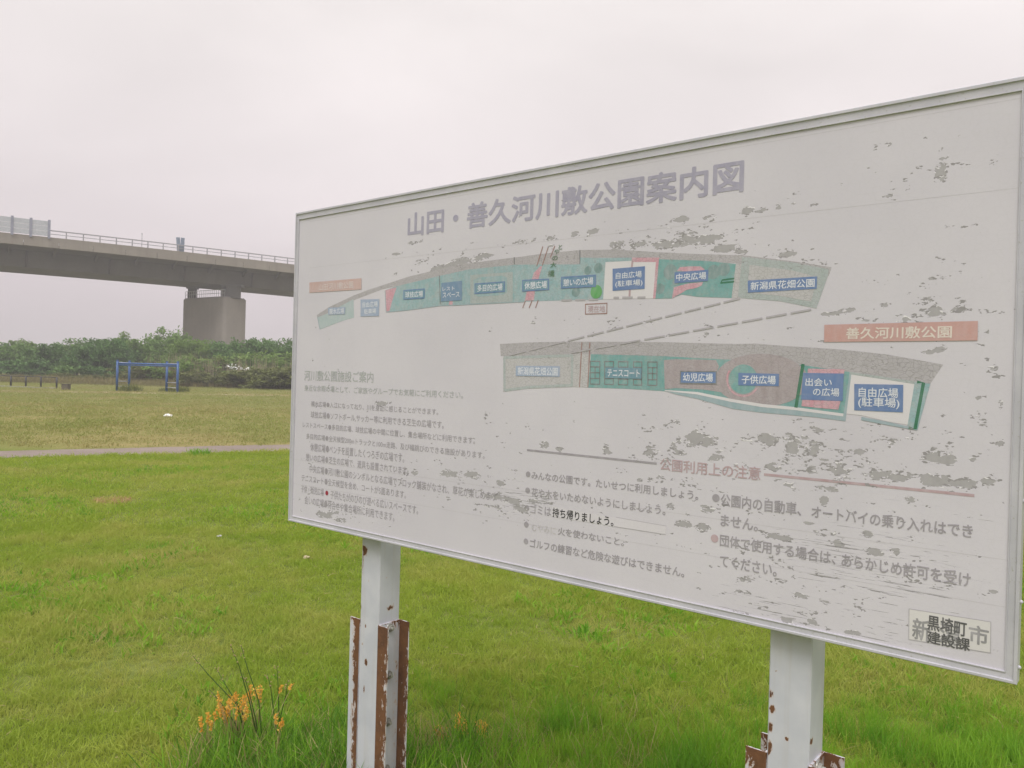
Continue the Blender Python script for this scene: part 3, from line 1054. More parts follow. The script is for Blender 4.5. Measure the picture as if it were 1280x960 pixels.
text([('と', (698.5, 312), (703, 305.5)), ('や', (693, 318), (699.5, 311)), ('の', (690.5, 325.5), (697.5, 319.5)), ('大', (688, 334.5), (696, 327.5)), ('橋', (685, 346), (693.5, 337.5))], M_dkgreen, 8, 0.012, 'green bridge name written down the map')

# ---- headings and paragraphs
text([('山田・善久河川敷公園案内図', (510, 296), (929.5, 199))], M_title, 3, 0.024, None, 'title_letter', True)
text([('河川敷公園施設ご案内', (380.3, 475.5), (467, 464.8))], M_tgrn, 3, 0.01)
text([('身近な余暇の場として、ご家族やグループでお気軽にご利用ください。', (380.5, 488.6), (579, 489.2))], M_tgrn, 3, 0.004)
PARA = [('親水広場●入江になっており、川を身近に感じることができます。', (389, 508), (548, 511.0)),
        ('球技広場●ソフトボール,サッカー等に利用できる芝生の広場です。', (388.5, 522.4), (555, 526.4)),
        ('レストスペース●多目的広場、球技広場の中間に位置し、集合場所などに利用できます。', (378.6, 534.2), (594, 546.5)),
        ('多目的広場●全天候型200mトラックと100m走路、及び幅跳びのできる施設があります。', (383, 548.6), (606, 564.8)),
        ('休憩広場●ベンチを設置したくつろぎの広場です。', (388, 563.6), (505.5, 567.2)),
        ('憩いの広場●芝生の広場で、遊具も設置されています。', (382.5, 575.6), (511, 583.5)),
        ('中央広場●河川敷公園のシンボルとなる広場でブロック舗装がなされ、草花が楽しめます', (386.7, 590.4), (621.4, 615)),
        ('テニスコート●全天候型を含め、コートが5面あります。', (377, 601.3), (507.7, 613.5)),
        ('会いの広場●待合せや集合場所に利用できます。', (380.8, 629.8), (493.4, 640.8))]
for s_, a_, b_ in PARA:
    text([(s_, a_, b_)], M_tgry, 3, 0.002)
text([('子供・幼児広場', (376.4, 615), (404.8, 611)), ('子供たちがのびのび遊べる広いスペースです。', (413, 623), (523, 632))], M_tgry, 3, 0.002)
disc(408.7, 616.2, 0.0085, M_reddot, 5, 'bullet', 'red bullet dot among the grey ones')
text([('公園利用上の注意', (825, 587.5), (951, 584.2))], M_tred, 4, 0.012)
for (a_, b_, r_) in ((660.3, 592.8, 0.0085), (659.7, 613, 0.0085), (658.7, 635, 0.0085), (658, 655.7, 0.0085), (657.5, 676.7, 0.0085), (895, 622.5, 0.0098)):
    disc(a_, b_, r_, M_tgry, 3, 'bullet')
disc(893.3, 673, 0.0098, M_tred, 3, 'bullet', 'reddish bullet dot')
text([('みんなの公園です。たいせつに利用しましょう。', (664.5, 598.8), (873, 613.8))], M_tgry, 3, 0.014)
text([('花や木をいためないようにしましょう。', (664.5, 620), (768 / 4 + 640, 632.4))], M_tgry, 3, 0.014)
text([('ゴミは', (663, 641.2), (689, 633.5))], M_tgry, 3, 0.004)
zone([(690,632.5),(762,645.5),(833,657.5),(832,668),(760,657),(689.5,645.5)], mat_print('overlay_white', (0.605, 0.58, 0.62)), 2, 'clear sticker strip under the black words', 'sticker')
strokes([[(770,646.5),(833,657.5),(832,668),(768,658)]], 0.0012, M_line_g, 3, 'sticker_edge')
text([('持ち帰りましょう。', (690.8, 645.8), (767, 646.2))], M_black, 4, 0.014, 'fresh black words')
text([('むやみに', (664.5, 663.2), (695, 659))], mat_print('letter_ghost', (0.45, 0.43, 0.42), 0.85), 3, 0.002, 'almost worn away words')
text([('火を使わないこと。', (697.5, 668.3), (780, 673))], M_tgry, 3, 0.014)
text([('ゴルフの練習など危険な遊びはできません。', (662.5, 684), (855.5, 709.5))], M_tgry, 3, 0.014)
text([('公園内の自動車、', (901, 632), (1001.5, 629))], M_tgry, 3, 0.018)
text([('オートバイの乗り入れはでき', (1014.5, 646.8), (1216, 656.3))], M_tgry, 3, 0.018)
text([('ません。', (901, 657.3), (947.5, 649.5))], M_tgry, 3, 0.018)
text([('団体で使用する場合は、', (900, 682.2), (1044.5, 690))], M_tgry, 3, 0.018)
text([('あらかじめ許可を受け', (1052, 707.5), (1213.5, 716.3))], M_tgry, 3, 0.018)
text([('てください。', (900, 708), (971, 705.5))], M_tgry, 3, 0.018)
zone([(1136.5,761),(1238.5,777.3),(1238,816),(1136,799)], M_patch, 2, 'cream sticker with the overprinted office name', 'sticker')
strokes([[(1136.5,761),(1238.5,777.3),(1238,816),(1136,799),(1136.5,761)]], 0.0014, M_line_g, 3, 'sticker_edge')
text([('新', (1140.5, 798), (1163, 776.3)), ('潟', (1174, 802.5), (1200, 783)), ('市', (1211, 803), (1236, 785))], M_smoke, 4, 0.02)
text([('黒埼町', (1159.5, 786.5), (1208.5, 777.5)), ('建設課', (1159, 803), (1212.5, 798.5))], M_dark, 5, 0.022)


# ---- frame rails (extruded aluminium, mitred)
def mat_alu():
    m, nt, nodes, links, b = new_mat('weathered_aluminium')
    t = nodes.new('ShaderNodeTexCoord')
    n1 = noise_tex(nt, mapping(nt, t.outputs['Object'], (3, 3, 3)), 3, 5)
    n2 = noise_tex(nt, t.outputs['Object'], 160, 3)
    c = mixc(nt, ramp(nt, n1, 0.35, 0.65), (0.46, 0.455, 0.50), (0.54, 0.53, 0.575))
    c = mixc(nt, ramp(nt, n2, 0.62, 0.75), c, (0.38, 0.37, 0.35))
    links.new(c, b.inputs['Base Color'])
    b.inputs['Metallic'].default_value = 0.1
    b.inputs['Roughness'].default_value = 0.42
    return m


M_alu = mat_alu()
PROF = [(0.0, -0.040), (0.0, -0.0015), (0.0015, 0.0), (0.0060, 0.0), (0.0072, -0.0035), (0.0190, -0.0042), (0.0196, -0.0022), (0.0212, -0.0022), (0.0220, -0.0075)]


def rail(side):
    V, F = [], []
    ts = 1.33        # top rail is a little wider
    for end in (0, 1):
        for (w, nn) in PROF:
            wl, wr, wb, wt = w, w, w, w*ts
            if side == 'bottom':
                u, v = (wl if end == 0 else BW-wr), wb
            elif side == 'top':
                u, v = (wl if end == 0 else BW-wr), BH-wt
            elif side == 'left':
                u, v = wl, (wb if end == 0 else BH-wt)
            else:
                u, v = BW-wr, (wb if end == 0 else BH-wt)
            V.append(loc(u, v, nn))
    n = len(PROF)
    for k in range(n-1):
        f = (k, k+1, n+k+1, n+k)
        F.append(f if side in ('top', 'left') else f[::-1])
    return mesh_obj('frame_rail', V, F, M_alu, board)


for s_ in ('bottom', 'top', 'left', 'right'):
    rail(s_)
bm = bmesh.new()
add_box(bm, 0, 0.0435, ZB+BH/2, BW-0.02, 0.006, BH-0.02)
bm_obj('back_panel', bm, mat_plain('back_sheet', (0.45, 0.45, 0.46), 0.5, 0.3), board)
# little rivets down the outside of the right rail
for v_ in (0.03, 0.16, 0.36, 0.52, 0.72, 0.95, 1.1):
    bm = bmesh.new()
    bmesh.ops.create_uvsphere(bm, u_segments=10, v_segments=6, radius=0.0042)
    o = bm_obj('rivet', bm, M_alu, board, True)
    o.location = loc(BW+0.001, v_, -0.02)


# ---- painted steel with rust
def mat_rusty():
    m, nt, nodes, links, b = new_mat('rusty_white_steel')
    t = nodes.new('ShaderNodeTexCoord')
    P = t.outputs['Object']
    a = nodes.new('ShaderNodeAttribute')
    a.attribute_name = 'rust'
    n1 = noise_tex(nt, mapping(nt, P, (1.3, 1.3, 0.55)), 60, 6, 0.7, 0.6)
    lim = math_node(nt, 'SUBTRACT', 0.86, math_node(nt, 'MULTIPLY', a.outputs['Fac'], 0.72))
    d = math_node(nt, 'SUBTRACT', n1, lim)
    mask = ramp(nt, d, 0.0, 0.015)
    halo = ramp(nt, d, -0.10, 0.0)
    n2 = ramp(nt, noise_tex(nt, P, 45, 5, 0.7), 0.35, 0.65)
    n3 = ramp(nt, noise_tex(nt, P, 9, 4), 0.4, 0.6)
    rust = mixc(nt, n2, (0.085, 0.038, 0.019), (0.155, 0.068, 0.03))
    rust = mixc(nt, math_node(nt, 'MULTIPLY', n3, 0.5), rust, (0.19, 0.082, 0.03))
    paint = mixc(nt, n3, (0.50, 0.51, 0.57), (0.56, 0.565, 0.62))
    stain = noise_tex(nt, mapping(nt, P, (60, 60, 2.2)), 1.0, 3)
    paint = mixc(nt, math_node(nt, 'MULTIPLY', ramp(nt, stain, 0.52, 0.75), 0.25), paint, (0.42, 0.36, 0.30))
    paint = mixc(nt, math_node(nt, 'MULTIPLY', halo, 0.55), paint, (0.50, 0.30, 0.17))
    links.new(mixc(nt, mask, paint, rust), b.inputs['Base Color'])
    links.new(ramp(nt, mask, 0, 1, 0.42, 0.9), b.inputs['Roughness'])
    h = math_node(nt, 'SUBTRACT', math_node(nt, 'MULTIPLY', n2, math_node(nt, 'MULTIPLY', mask, 0.5)), mask)
    bump(nt, h, 0.7, 0.0015, b)
    return m


def mat_chip():
    m = M_rust.copy()
    m.name = 'chipped_white_post'
    return m


M_rust = mat_rusty()


def plate_grid(V, F, A, p0, du, dv, nu_, nv_, rf):
    """a subdivided quad from p0 along du and dv; rf(s,t) gives the rust amount"""
    k = len(V)
    for j in range(nv_+1):
        for i in range(nu_+1):
            s, t = i/nu_, j/nv_
            V.append(tuple(p0 + du*s + dv*t))
            A.append(rf(s, t))
    for j in range(nv_):
        for i in range(nu_):
            q = k+j*(nu_+1)+i
            F.append((q, q+1, q+nu_+2, q+nu_+1))


def rusty_obj(name, V, F, A, parent):
    o = mesh_obj(name, V, F, M_rust, parent)
    at2 = o.data.attributes.new('rust', 'FLOAT', 'POINT')
    at2.data.foreach_set('value', np.array(A, dtype=np.float32))
    return o


PTOP, PFR, PD = ZB+0.5, 0.046, 0.10          # the posts run up behind the panel


def add_post(u0, spots, side_spots):
    V, F, A = [], [], []
    x0 = u0-BW/2
    H = PTOP

    def front(s, t):
        x, z = s*0.1, ZB-t*H + (PTOP-ZB)
        r = 0.10
        for (sx, sz, rx, rz, am) in spots:
            r = max(r, am*1.35*math.exp(-0.7*((s*0.1-sx)/rx)**2-0.7*((z-(ZB+sz))/rz)**2))
        return r

    def side(s, t):
        z = ZB-t*H + (PTOP-ZB)
        r = 0.10
        for (sx, sz, rx, rz, am) in side_spots:
            r = max(r, am*1.35*math.exp(-0.7*((s*0.1-sx)/rx)**2-0.7*((z-(ZB+sz))/rz)**2))
        return r
    dz = Vector((0, 0, -H))
    z1 = PTOP
    c = 0.003
    plate_grid(V, F, A, Vector((x0+c, PFR, z1)), Vector((0.1-2*c, 0, 0)), dz, 20, 300, front)
    plate_grid(V, F, A, Vector((x0+0.1, PFR+c, z1)), Vector((0, PD-2*c, 0)), dz, 20, 300, side)
    plate_grid(V, F, A, Vector((x0+0.1-c, PFR+PD, z1)), Vector((-0.1+2*c, 0, 0)), dz, 2, 6, lambda s, t: 0.2)
    plate_grid(V, F, A, Vector((x0, PFR+PD-c, z1)), Vector((0, -PD+2*c, 0)), dz, 2, 6, lambda s, t: 0.25)
    for (xa, ya, xb, yb) in ((x0+0.1-c, PFR, x0+0.1, PFR+c), (x0+0.1, PFR+PD-c, x0+0.1-c, PFR+PD), (x0+c, PFR+PD, x0, PFR+PD-c), (x0, PFR+c, x0+c, PFR)):
        plate_grid(V, F, A, Vector((xa, ya, z1)), Vector((xb-xa, yb-ya, 0)), dz, 1, 40, lambda s, t: 0.12)
    plate_grid(V, F, A, Vector((x0, PFR, z1)), Vector((0.1, 0, 0)), Vector((0, PD, 0)), 1, 1, lambda s, t: 0.5)
    for i in range(len(F)):
        F[i] = F[i][::-1]
    return rusty_obj('post', V, F, A, board)


def add_channel(u0, sgn, ztop, label, rust_web, rust_root, rust_tip):
    """steel channel bolted to the post's side: web against the post, flanges pointing away"""
    th, fl, dp = 0.005, 0.052, 0.104
    x0 = u0-BW/2
    y0 = PFR-0.002
    zt = ztop
    prof = [(0, 0), (fl, 0), (fl, th), (th, th), (th, dp-th), (fl, dp-th), (fl, dp), (0, dp)]
    V, F, A = [], [], []

    def rf_for(a, b):
        def f(s, t):
            xx = a[0]+(b[0]-a[0])*s
            ed = math.exp(-(t*zt/0.02))*0.3
            if abs(a[0]-b[0]) > 0.02:       # flange face
                k = xx/fl
                return rust_root + (rust_tip-rust_root)*k + ed - 0.12*t
            if min(a[0], b[0]) > 0.03:
                return 0.45
            return rust_web + ed + 0.18*math.exp(-((s-0.9)/0.15)**2)
        return f
    n = len(prof)
    for i in range(n):
        a, b = prof[i], prof[(i+1) % n]
        pa = Vector((x0+sgn*a[0], y0+a[1], zt))
        pb = Vector((x0+sgn*b[0], y0+b[1], zt))
        big = (pb-pa).length > 0.02
        plate_grid(V, F, A, pa, pb-pa, Vector((0, 0, -zt)), 12 if big else 1, 150 if big else 60, rf_for(a, b))
    k = len(V)
    for p in prof:
        V.append((x0+sgn*p[0], y0+p[1], zt))
        A.append(0.45)
    F.append((k, k+1, k+2, k+3))
    F.append((k+3, k+4, k+7, k))
    F.append((k+4, k+5, k+6, k+7))
    o = rusty_obj('post_bracket', V, F, A, board)
    if label:
        o['label'] = label
    return o


M_bolt = mat_plain('bolt_steel', (0.34, 0.33, 0.30), 0.5, 0.6, 0.3, 80)


def add_bolt(parent, x, y, z):
    bm = bmesh.new()
    R = Matrix.Rotation(math.pi/2, 4, 'Y')
    for (r, l, off, sg) in ((0.0165, 0.003, 0.0015, 20), (0.0120, 0.008, 0.007, 6), (0.0060, 0.008, 0.015, 10)):
        g = bmesh.ops.create_cone(bm, cap_ends=True, segments=sg, radius1=r, radius2=r*0.93, depth=l)
        bmesh.ops.transform(bm, matrix=Matrix.Translation((off, 0, 0)) @ R, verts=g['verts'])
    o = bm_obj('bolt', bm, M_bolt, parent)
    o.location = (x, y, z)


P1U, P2U = 0.389, 1.897
add_post(P1U, [(0.014, -0.058, 0.013, 0.018, 0.75), (0.006, -0.10, 0.004, 0.05, 0.5), (0.0, -0.265, 0.006, 0.012, 0.55), (0.042, -0.165, 0.004, 0.008, 0.5), (0.03, -0.33, 0.004, 0.006, 0.6),
               (0.012, -0.40, 0.006, 0.008, 0.5), (0.038, -0.46, 0.008, 0.012, 0.62), (0.03, -0.56, 0.004, 0.015, 0.5), (0.06, -0.86, 0.004, 0.02, 0.5)],
         [(0.03, -0.15, 0.006, 0.008, 0.4), (0.055, -0.26, 0.02, 0.012, 0.5)])
add_post(P2U, [(0.002, -0.17, 0.008, 0.012, 0.62), (0.006, -0.205, 0.008, 0.012, 0.6), (0.002, -0.25, 0.008, 0.014, 0.6), (0.0, -0.30, 0.009, 0.02, 0.62), (0.04, -0.21, 0.004, 0.003, 0.5), (0.045, -0.265, 0.006, 0.005, 0.6), (0.015, -0.11, 0.003, 0.003, 0.5)],
         [(0.012, -0.26, 0.012, 0.01, 0.60)])
ZC = ZB-0.312
add_channel(P1U, -1, ZC, None, 0.2, 0.92, 0.16)
c2 = add_channel(P1U+0.1, 1, ZC, None, 0.16, 0.88, 0.62)
add_channel(P2U, -1, ZC, None, 0.2, 0.85, 0.35)
c4 = add_channel(P2U+0.1, 1, ZC, None, 0.22, 0.70, 0.30)
for c_, uu in ((c2, P1U), (c4, P2U)):
    for dz_ in (0.02, 0.19, 0.36, 0.53):
        add_bolt(c_, uu+0.105-BW/2, PFR+0.05, ZC-dz_)

# ------------------------------------------------------------------ the bridge
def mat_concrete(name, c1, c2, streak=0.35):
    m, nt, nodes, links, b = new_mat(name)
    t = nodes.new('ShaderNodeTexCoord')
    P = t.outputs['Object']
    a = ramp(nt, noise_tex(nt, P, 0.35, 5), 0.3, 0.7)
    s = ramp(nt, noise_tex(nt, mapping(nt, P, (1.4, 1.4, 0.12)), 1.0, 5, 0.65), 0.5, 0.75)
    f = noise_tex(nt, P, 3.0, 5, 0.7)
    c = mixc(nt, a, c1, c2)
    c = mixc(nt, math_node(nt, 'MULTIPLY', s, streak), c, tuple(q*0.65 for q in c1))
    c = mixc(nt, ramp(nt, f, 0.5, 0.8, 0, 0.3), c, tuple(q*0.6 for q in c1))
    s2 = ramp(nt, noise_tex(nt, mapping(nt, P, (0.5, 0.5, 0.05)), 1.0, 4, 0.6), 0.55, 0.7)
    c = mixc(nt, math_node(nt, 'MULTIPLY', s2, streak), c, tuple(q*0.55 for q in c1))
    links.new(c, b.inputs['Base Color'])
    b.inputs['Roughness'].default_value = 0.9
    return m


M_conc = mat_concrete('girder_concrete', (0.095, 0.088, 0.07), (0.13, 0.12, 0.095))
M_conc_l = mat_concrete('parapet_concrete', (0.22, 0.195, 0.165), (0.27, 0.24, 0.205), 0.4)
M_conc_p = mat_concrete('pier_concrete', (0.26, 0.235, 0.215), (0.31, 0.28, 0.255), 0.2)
M_rail = mat_plain('bridge_rail_steel', (0.35, 0.34, 0.37), 0.5, 0.2)
M_barrier = mat_plain('barrier_panel', (0.46, 0.48, 0.52), 0.35, 0.1)
M_barpost = mat_plain('barrier_post', (0.27, 0.28, 0.36), 0.5, 0.1)

BD = Vector((0.811, 0.585, 0)).normalized()
BN = Vector((0.585, -0.811, 0)).normalized()        # towards the viewer
BO = Vector((-45.03, 118.0, 0))


def deck_h(t):
    a = -7.0
    d = t-a
    lim = 27.0
    if abs(d) <= lim:
        return EYE + 17.50 - 0.00022*d*d
    h = EYE + 17.50 - 0.00022*lim*lim
    e = abs(d)-lim
    return h - 0.0119*e


bridge = empty('road_bridge', (BO.x, BO.y, 0))
tag(bridge, 'long concrete road bridge crossing high above the trees on a single broad pier in view', 'bridge')
TS = [t*2.0 for t in range(-40, 66)]


def sweep(name, prof, mat, ts=TS):
    """profile (distance from the near edge away from the viewer, height below parapet top) swept along the deck"""
    V, F = [], []
    n = len(prof)
    for i, t in enumerate(ts):
        for (w, h) in prof:
            p = BD*t - BN*w
            V.append((p.x, p.y, deck_h(t)-h))
        if i:
            for k in range(n):
                F.append(((i-1)*n+k, (i-1)*n+(k+1) % n, i*n+(k+1) % n, i*n+k))
    F.append(tuple(range(n))[::-1])
    F.append(tuple((len(ts)-1)*n+k for k in range(n)))
    return mesh_obj(name, V, F, mat, bridge)


W_ = 16.5
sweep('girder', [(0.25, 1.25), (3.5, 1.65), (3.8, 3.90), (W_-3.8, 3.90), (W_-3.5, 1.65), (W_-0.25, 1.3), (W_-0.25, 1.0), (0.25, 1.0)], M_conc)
for k in range(-16, 27):
    sweep('edge_beam', [(0.05, 0.62), (0.0, 1.38), (0.26, 1.42), (0.4, 0.62)], M_conc_l, [k*4.1+0.03, k*4.1+2.05, k*4.1+4.07])
sweep('edge_beam', [(W_-0.4, 0.62), (W_-0.26, 1.42), (W_, 1.38), (W_-0.05, 0.62)], M_conc_l)
sweep('parapet', [(0.12, 0.0), (0.10, 0.62), (0.38, 0.62), (0.36, 0.0)], M_conc_l)
sweep('parapet', [(W_-0.36, 0.0), (W_-0.38, 0.62), (W_-0.10, 0.62), (W_-0.12, 0.0)], M_conc_l)
# haunch lines and ribs below the overhang
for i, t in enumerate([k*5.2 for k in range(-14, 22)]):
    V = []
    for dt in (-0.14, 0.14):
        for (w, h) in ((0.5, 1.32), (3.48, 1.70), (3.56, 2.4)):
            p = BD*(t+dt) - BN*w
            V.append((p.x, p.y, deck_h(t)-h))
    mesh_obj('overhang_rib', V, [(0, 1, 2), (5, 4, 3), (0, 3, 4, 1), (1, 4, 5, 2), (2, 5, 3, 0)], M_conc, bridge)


M_pipe = mat_plain('drain_pipe_grey', (0.085, 0.07, 0.06), 0.8)
for t in [-13.8+10.2*k for k in range(-5, 10)]:
    bm = bmesh.new()
    q0, q1 = BD*t - BN*3.3, BD*t - BN*3.62
    add_tube(bm, [(q0.x, q0.y, deck_h(t)-1.7), (q1.x, q1.y, deck_h(t)-3.86)], 0.13, 8)
    bm_obj('drain_pipe', bm, M_pipe, bridge, True)


def rail_sweep(name, w, h0, h1, th, t0=-80, t1=130):
    V, F = [], []
    ts = [t for t in TS if t0 <= t <= t1]
    for i, t in enumerate(ts):
        for (dw, hh) in ((0, h0), (0, h1), (th, h1), (th, h0)):
            p = BD*t - BN*(w+dw)
            V.append((p.x, p.y, deck_h(t)+hh))
        if i:
            for k in range(4):
                F.append(((i-1)*4+k, i*4+k, i*4+(k+1) % 4, (i-1)*4+(k+1) % 4))
    return mesh_obj(name, V, F, M_rail, bridge)


rail_sweep('hand_rail', 0.2, 0.86, 1.00, 0.14)
rail_sweep('hand_rail', 0.22, 0.42, 0.50, 0.08)
rail_sweep('hand_rail', W_-0.3, 0.86, 0.98, 0.12)
me0 = None
for t in [-21.7+2.05*k for k in range(-10, 36)]:
    if me0 is None:
        bm = bmesh.new()
        add_box(bm, 0, 0, 0.45, 0.14, 0.14, 0.9)
        o = bm_obj('rail_post', bm, M_rail, bridge)
        me0 = o.data
    else:
        o = bpy.data.objects.new('rail_post', me0)
        C.objects.link(o)
        o.parent = bridge
    p = BD*t - BN*0.26
    o.location = (p.x, p.y, deck_h(t)-0.02)
    o.rotation_euler = (0, 0, math.atan2(BD.y, BD.x))
# noise barrier at the left
BAR_T = [-21.7-2.1*k for k in range(0, 14)]
for k, t in enumerate(BAR_T):
    p = BD*t - BN*0.08
    bm = bmesh.new()
    add_box(bm, 0, 0, 1.05, 0.30, 0.22, 2.5)
    o = bm_obj('barrier_post', bm, M_barpost, bridge)
    o.location = (p.x, p.y, deck_h(t))
    o.rotation_euler = (0, 0, math.atan2(BD.y, BD.x))
    if k < len(BAR_T)-1:
        t2 = BAR_T[k+1]
        for r_ in range(3):
            V = []
            for (tt, hh) in ((t-0.16, 0.12+r_*0.68), (t2+0.16, 0.12+r_*0.68), (t2+0.16, 0.12+(r_+1)*0.68-0.05), (t-0.16, 0.12+(r_+1)*0.68-0.05)):
                q = BD*tt - BN*0.05
                V.append((q.x, q.y, deck_h(tt)+hh))
            V += [(a[0]-BN.x*0.1, a[1]-BN.y*0.1, a[2]) for a in V]
            mesh_obj('barrier_panel', V, [(0, 1, 2, 3), (7, 6, 5, 4), (0, 4, 5, 1), (1, 5, 6, 2), (2, 6, 7, 3), (3, 7, 4, 0)], M_barrier, bridge)
# slim pole and the twin metal plates standing on the edge
bm = bmesh.new()
add_tube(bm, [(0, 0, 0), (0, 0, 1.9)], 0.04, 6)
add_box(bm, 0, 0, 1.95, 0.1, 0.1, 0.16)
o = bm_obj('marker_pole', bm, M_rail)
p = at(185, 300, 112.9)
tt = -10.2
q = BO + BD*tt - BN*0.3
o.location = (q.x, q.y, deck_h(tt)-0.01)
tag(o, 'thin steel pole standing on the bridge parapet', 'pole')
sg = empty('bridge_sign', tuple(BO + BD*(-4.9) - BN*0.55 + Vector((0, 0, deck_h(-4.9)-0.01))))
sg.rotation_euler = (0, 0, math.atan2(BD.y, BD.x))
tag(sg, 'pair of blue grey metal plates standing upright on the bridge above the pier', 'sign')
for k, (ang, dx) in enumerate(((0.10, -0.30), (-0.03, 0.24))):
    bm = bmesh.new()
    add_box(bm, dx, 0, 1.0, 0.52, 0.12, 2.2, Matrix.Rotation(-ang*0.9, 4, 'Y'))
    add_box(bm, dx, -0.1, 1.0, 0.08, 0.1, 2.1, Matrix.Rotation(-ang*0.9, 4, 'Y'))
    bm_obj('metal_plate', bm, mat_plain('blue_grey_plate', (0.22, 0.27, 0.36), 0.5, 0.2), sg)

# pier: broad wall turned askew to the deck, rounded ends
pier_top = EYE + 11.75
PC = Vector((-44.9, 121.6, 0))
PL = Vector((-0.842, 0.539, 0)).normalized()
PS = Vector((0.539, 0.842, 0)).normalized()
Lp, Tp = 10.7, 4.3
cor = []
pr_ = 0.55
for (a, b, s0) in ((pr_, pr_, 180), (Lp-pr_, pr_, 270), (Lp-pr_, Tp-pr_, 0), (pr_, Tp-pr_, 90)):
    for k in range(6):
        an = math.radians(s0+k*18)
        cor.append((a+pr_*math.cos(an), b+pr_*math.sin(an)))
V, F = [], []
hs_ = [0, 0.05, 4.0, 4.02, 8.0, 8.02, pier_top-0.25, pier_top]
for hi, h in enumerate(hs_):
    ins = 0.2 if hi == len(hs_)-1 else 0
    for (a, b) in cor:
        a2 = a + (Lp/2-a)/(Lp/2)*ins
        b2 = b + (Tp/2-b)/(Tp/2)*ins
        q = PC + PL*a2 + PS*b2 - BO
        V.append((q.x, q.y, h))
nc = len(cor)
for i in range(len(hs_)-1):
    for k in range(nc):
        F.append((i*nc+k, (i+1)*nc+k, (i+1)*nc+(k+1) % nc, i*nc+(k+1) % nc))
F.append(tuple((len(hs_)-1)*nc+k for k in range(nc))[::-1])
mesh_obj('pier', V, F, M_conc_p, bridge)
M_bear = mat_plain('bearing_block', (0.13, 0.125, 0.12), 0.8)
for (px, ww) in ((240.5, 1.0), (280, 0.45), (292, 1.9)):
    k = {240.5: 0.78, 280: 0.10, 292: 0.02}[px]
    q = at(px, 366, PC.y + (PL*Lp*k).y + 1.6) - BO
    bm = bmesh.new()
    hz = deck_h(-1)-3.88-pier_top
    add_box(bm, q.x, q.y, pier_top+hz/2, ww, 1.2, hz+0.2)
    add_box(bm, q.x, q.y, pier_top+hz-0.1, ww*1.5, 1.5, 0.35)
    bm_obj('bearing', bm, M_bear, bridge)
M_prail = mat_plain('pier_rail_steel', (0.42, 0.42, 0.42), 0.5, 0.2)
bm = bmesh.new()
for i in range(20):
    q = PC + PL*(0.4+(Lp-0.8)*i/19) + PS*0.35 - BO
    add_box(bm, q.x, q.y, pier_top+0.55, 0.06, 0.06, 1.1)
for hh in (0.55, 1.1):
    a, b = PC + PL*0.4 + PS*0.35 - BO, PC + PL*(Lp-0.4) + PS*0.35 - BO
    add_tube(bm, [(a.x, a.y, pier_top+hh), (b.x, b.y, pier_top+hh)], 0.04, 5)
bm_obj('pier_railing', bm, M_prail, bridge)


# ------------------------------------------------------------------ trees and shrubs
def leaf_cloud(seed, R, H, z0, n_cl, n_leaf, leaf, flat=0.6, hollow=0.5, spread=0.55):
    r = np.random.default_rng(seed)
    V, F = [], []
    vs_, k = [], 0
    for c in range(n_cl):
        # clump centres in a lumpy shell
        th = r.uniform(0, 2*math.pi)
        ph = math.acos(r.uniform(-0.75, 1))
        rad = r.uniform(hollow, 1.0)
        lump = 1+0.25*math.sin(3*th+seed)+0.18*math.sin(5*th+2*seed)
        cx = R*rad*math.sin(ph)*math.cos(th)*lump
        cy = R*rad*math.sin(ph)*math.sin(th)*lump
        cz = z0 + H/2 + H/2*rad*math.cos(ph)*(1+0.2*math.sin(2*th+seed*1.7))
        cr = R*r.uniform(0.16, 0.30)*spread/0.55
        m = int(n_leaf*r.uniform(0.6, 1.3))
        P = r.normal(0, 1, (m, 3))
        P /= np.linalg.norm(P, axis=1)[:, None]
        P *= (r.random(m)**0.45)[:, None]*cr
        P[:, 2] *= flat
        P += (cx, cy, cz)
        for p in P:
            if p[2] < 0.05:
                continue
            nrm = r.normal(0, 1, 3) + (0, 0, 1.1)
            nrm /= np.linalg.norm(nrm)
            t = np.cross(nrm, r.normal(0, 1, 3))
            t /= np.linalg.norm(t)
            b = np.cross(nrm, t)
            s = leaf*r.uniform(0.6, 1.3)
            dz = np.array((0, 0, -0.15*s))
            vs_ += [p-t*s*0.5+dz, p+b*s*0.24, p+t*s*0.5+dz, p-b*s*0.24]
            F.append((k, k+1, k+2, k+3))
            k += 4
    me = bpy.data.meshes.new('leaves')
    me.from_pydata([tuple(v) for v in vs_], [], F)
    return me


def trunk_mesh(seed, H, R, rad):
    r = random.Random(seed)
    bm = bmesh.new()
    pts = [(0, 0, -0.1)]
    x = y = 0
    for k in range(1, 6):
        x += r.uniform(-0.12, 0.12)
        y += r.uniform(-0.12, 0.12)
        pts.append((x, y, H*0.75*k/5))
    add_tube(bm, pts, [rad*(1-0.14*k) for k in range(6)], 8)
    for k in range(7):
        a = r.uniform(0, 6.28)
        z = H*r.uniform(0.2, 0.6)
        L = R*r.uniform(0.5, 0.9)
        add_tube(bm, [(x*0.4, y*0.4, z), (math.cos(a)*L*0.5, math.sin(a)*L*0.5, z+L*0.35), (math.cos(a)*L, math.sin(a)*L, z+L*0.75)], [rad*0.45, rad*0.3, rad*0.12], 6)
    me = bpy.data.meshes.new('trunk')
    bm.to_mesh(me)
    bm.free()
    return me


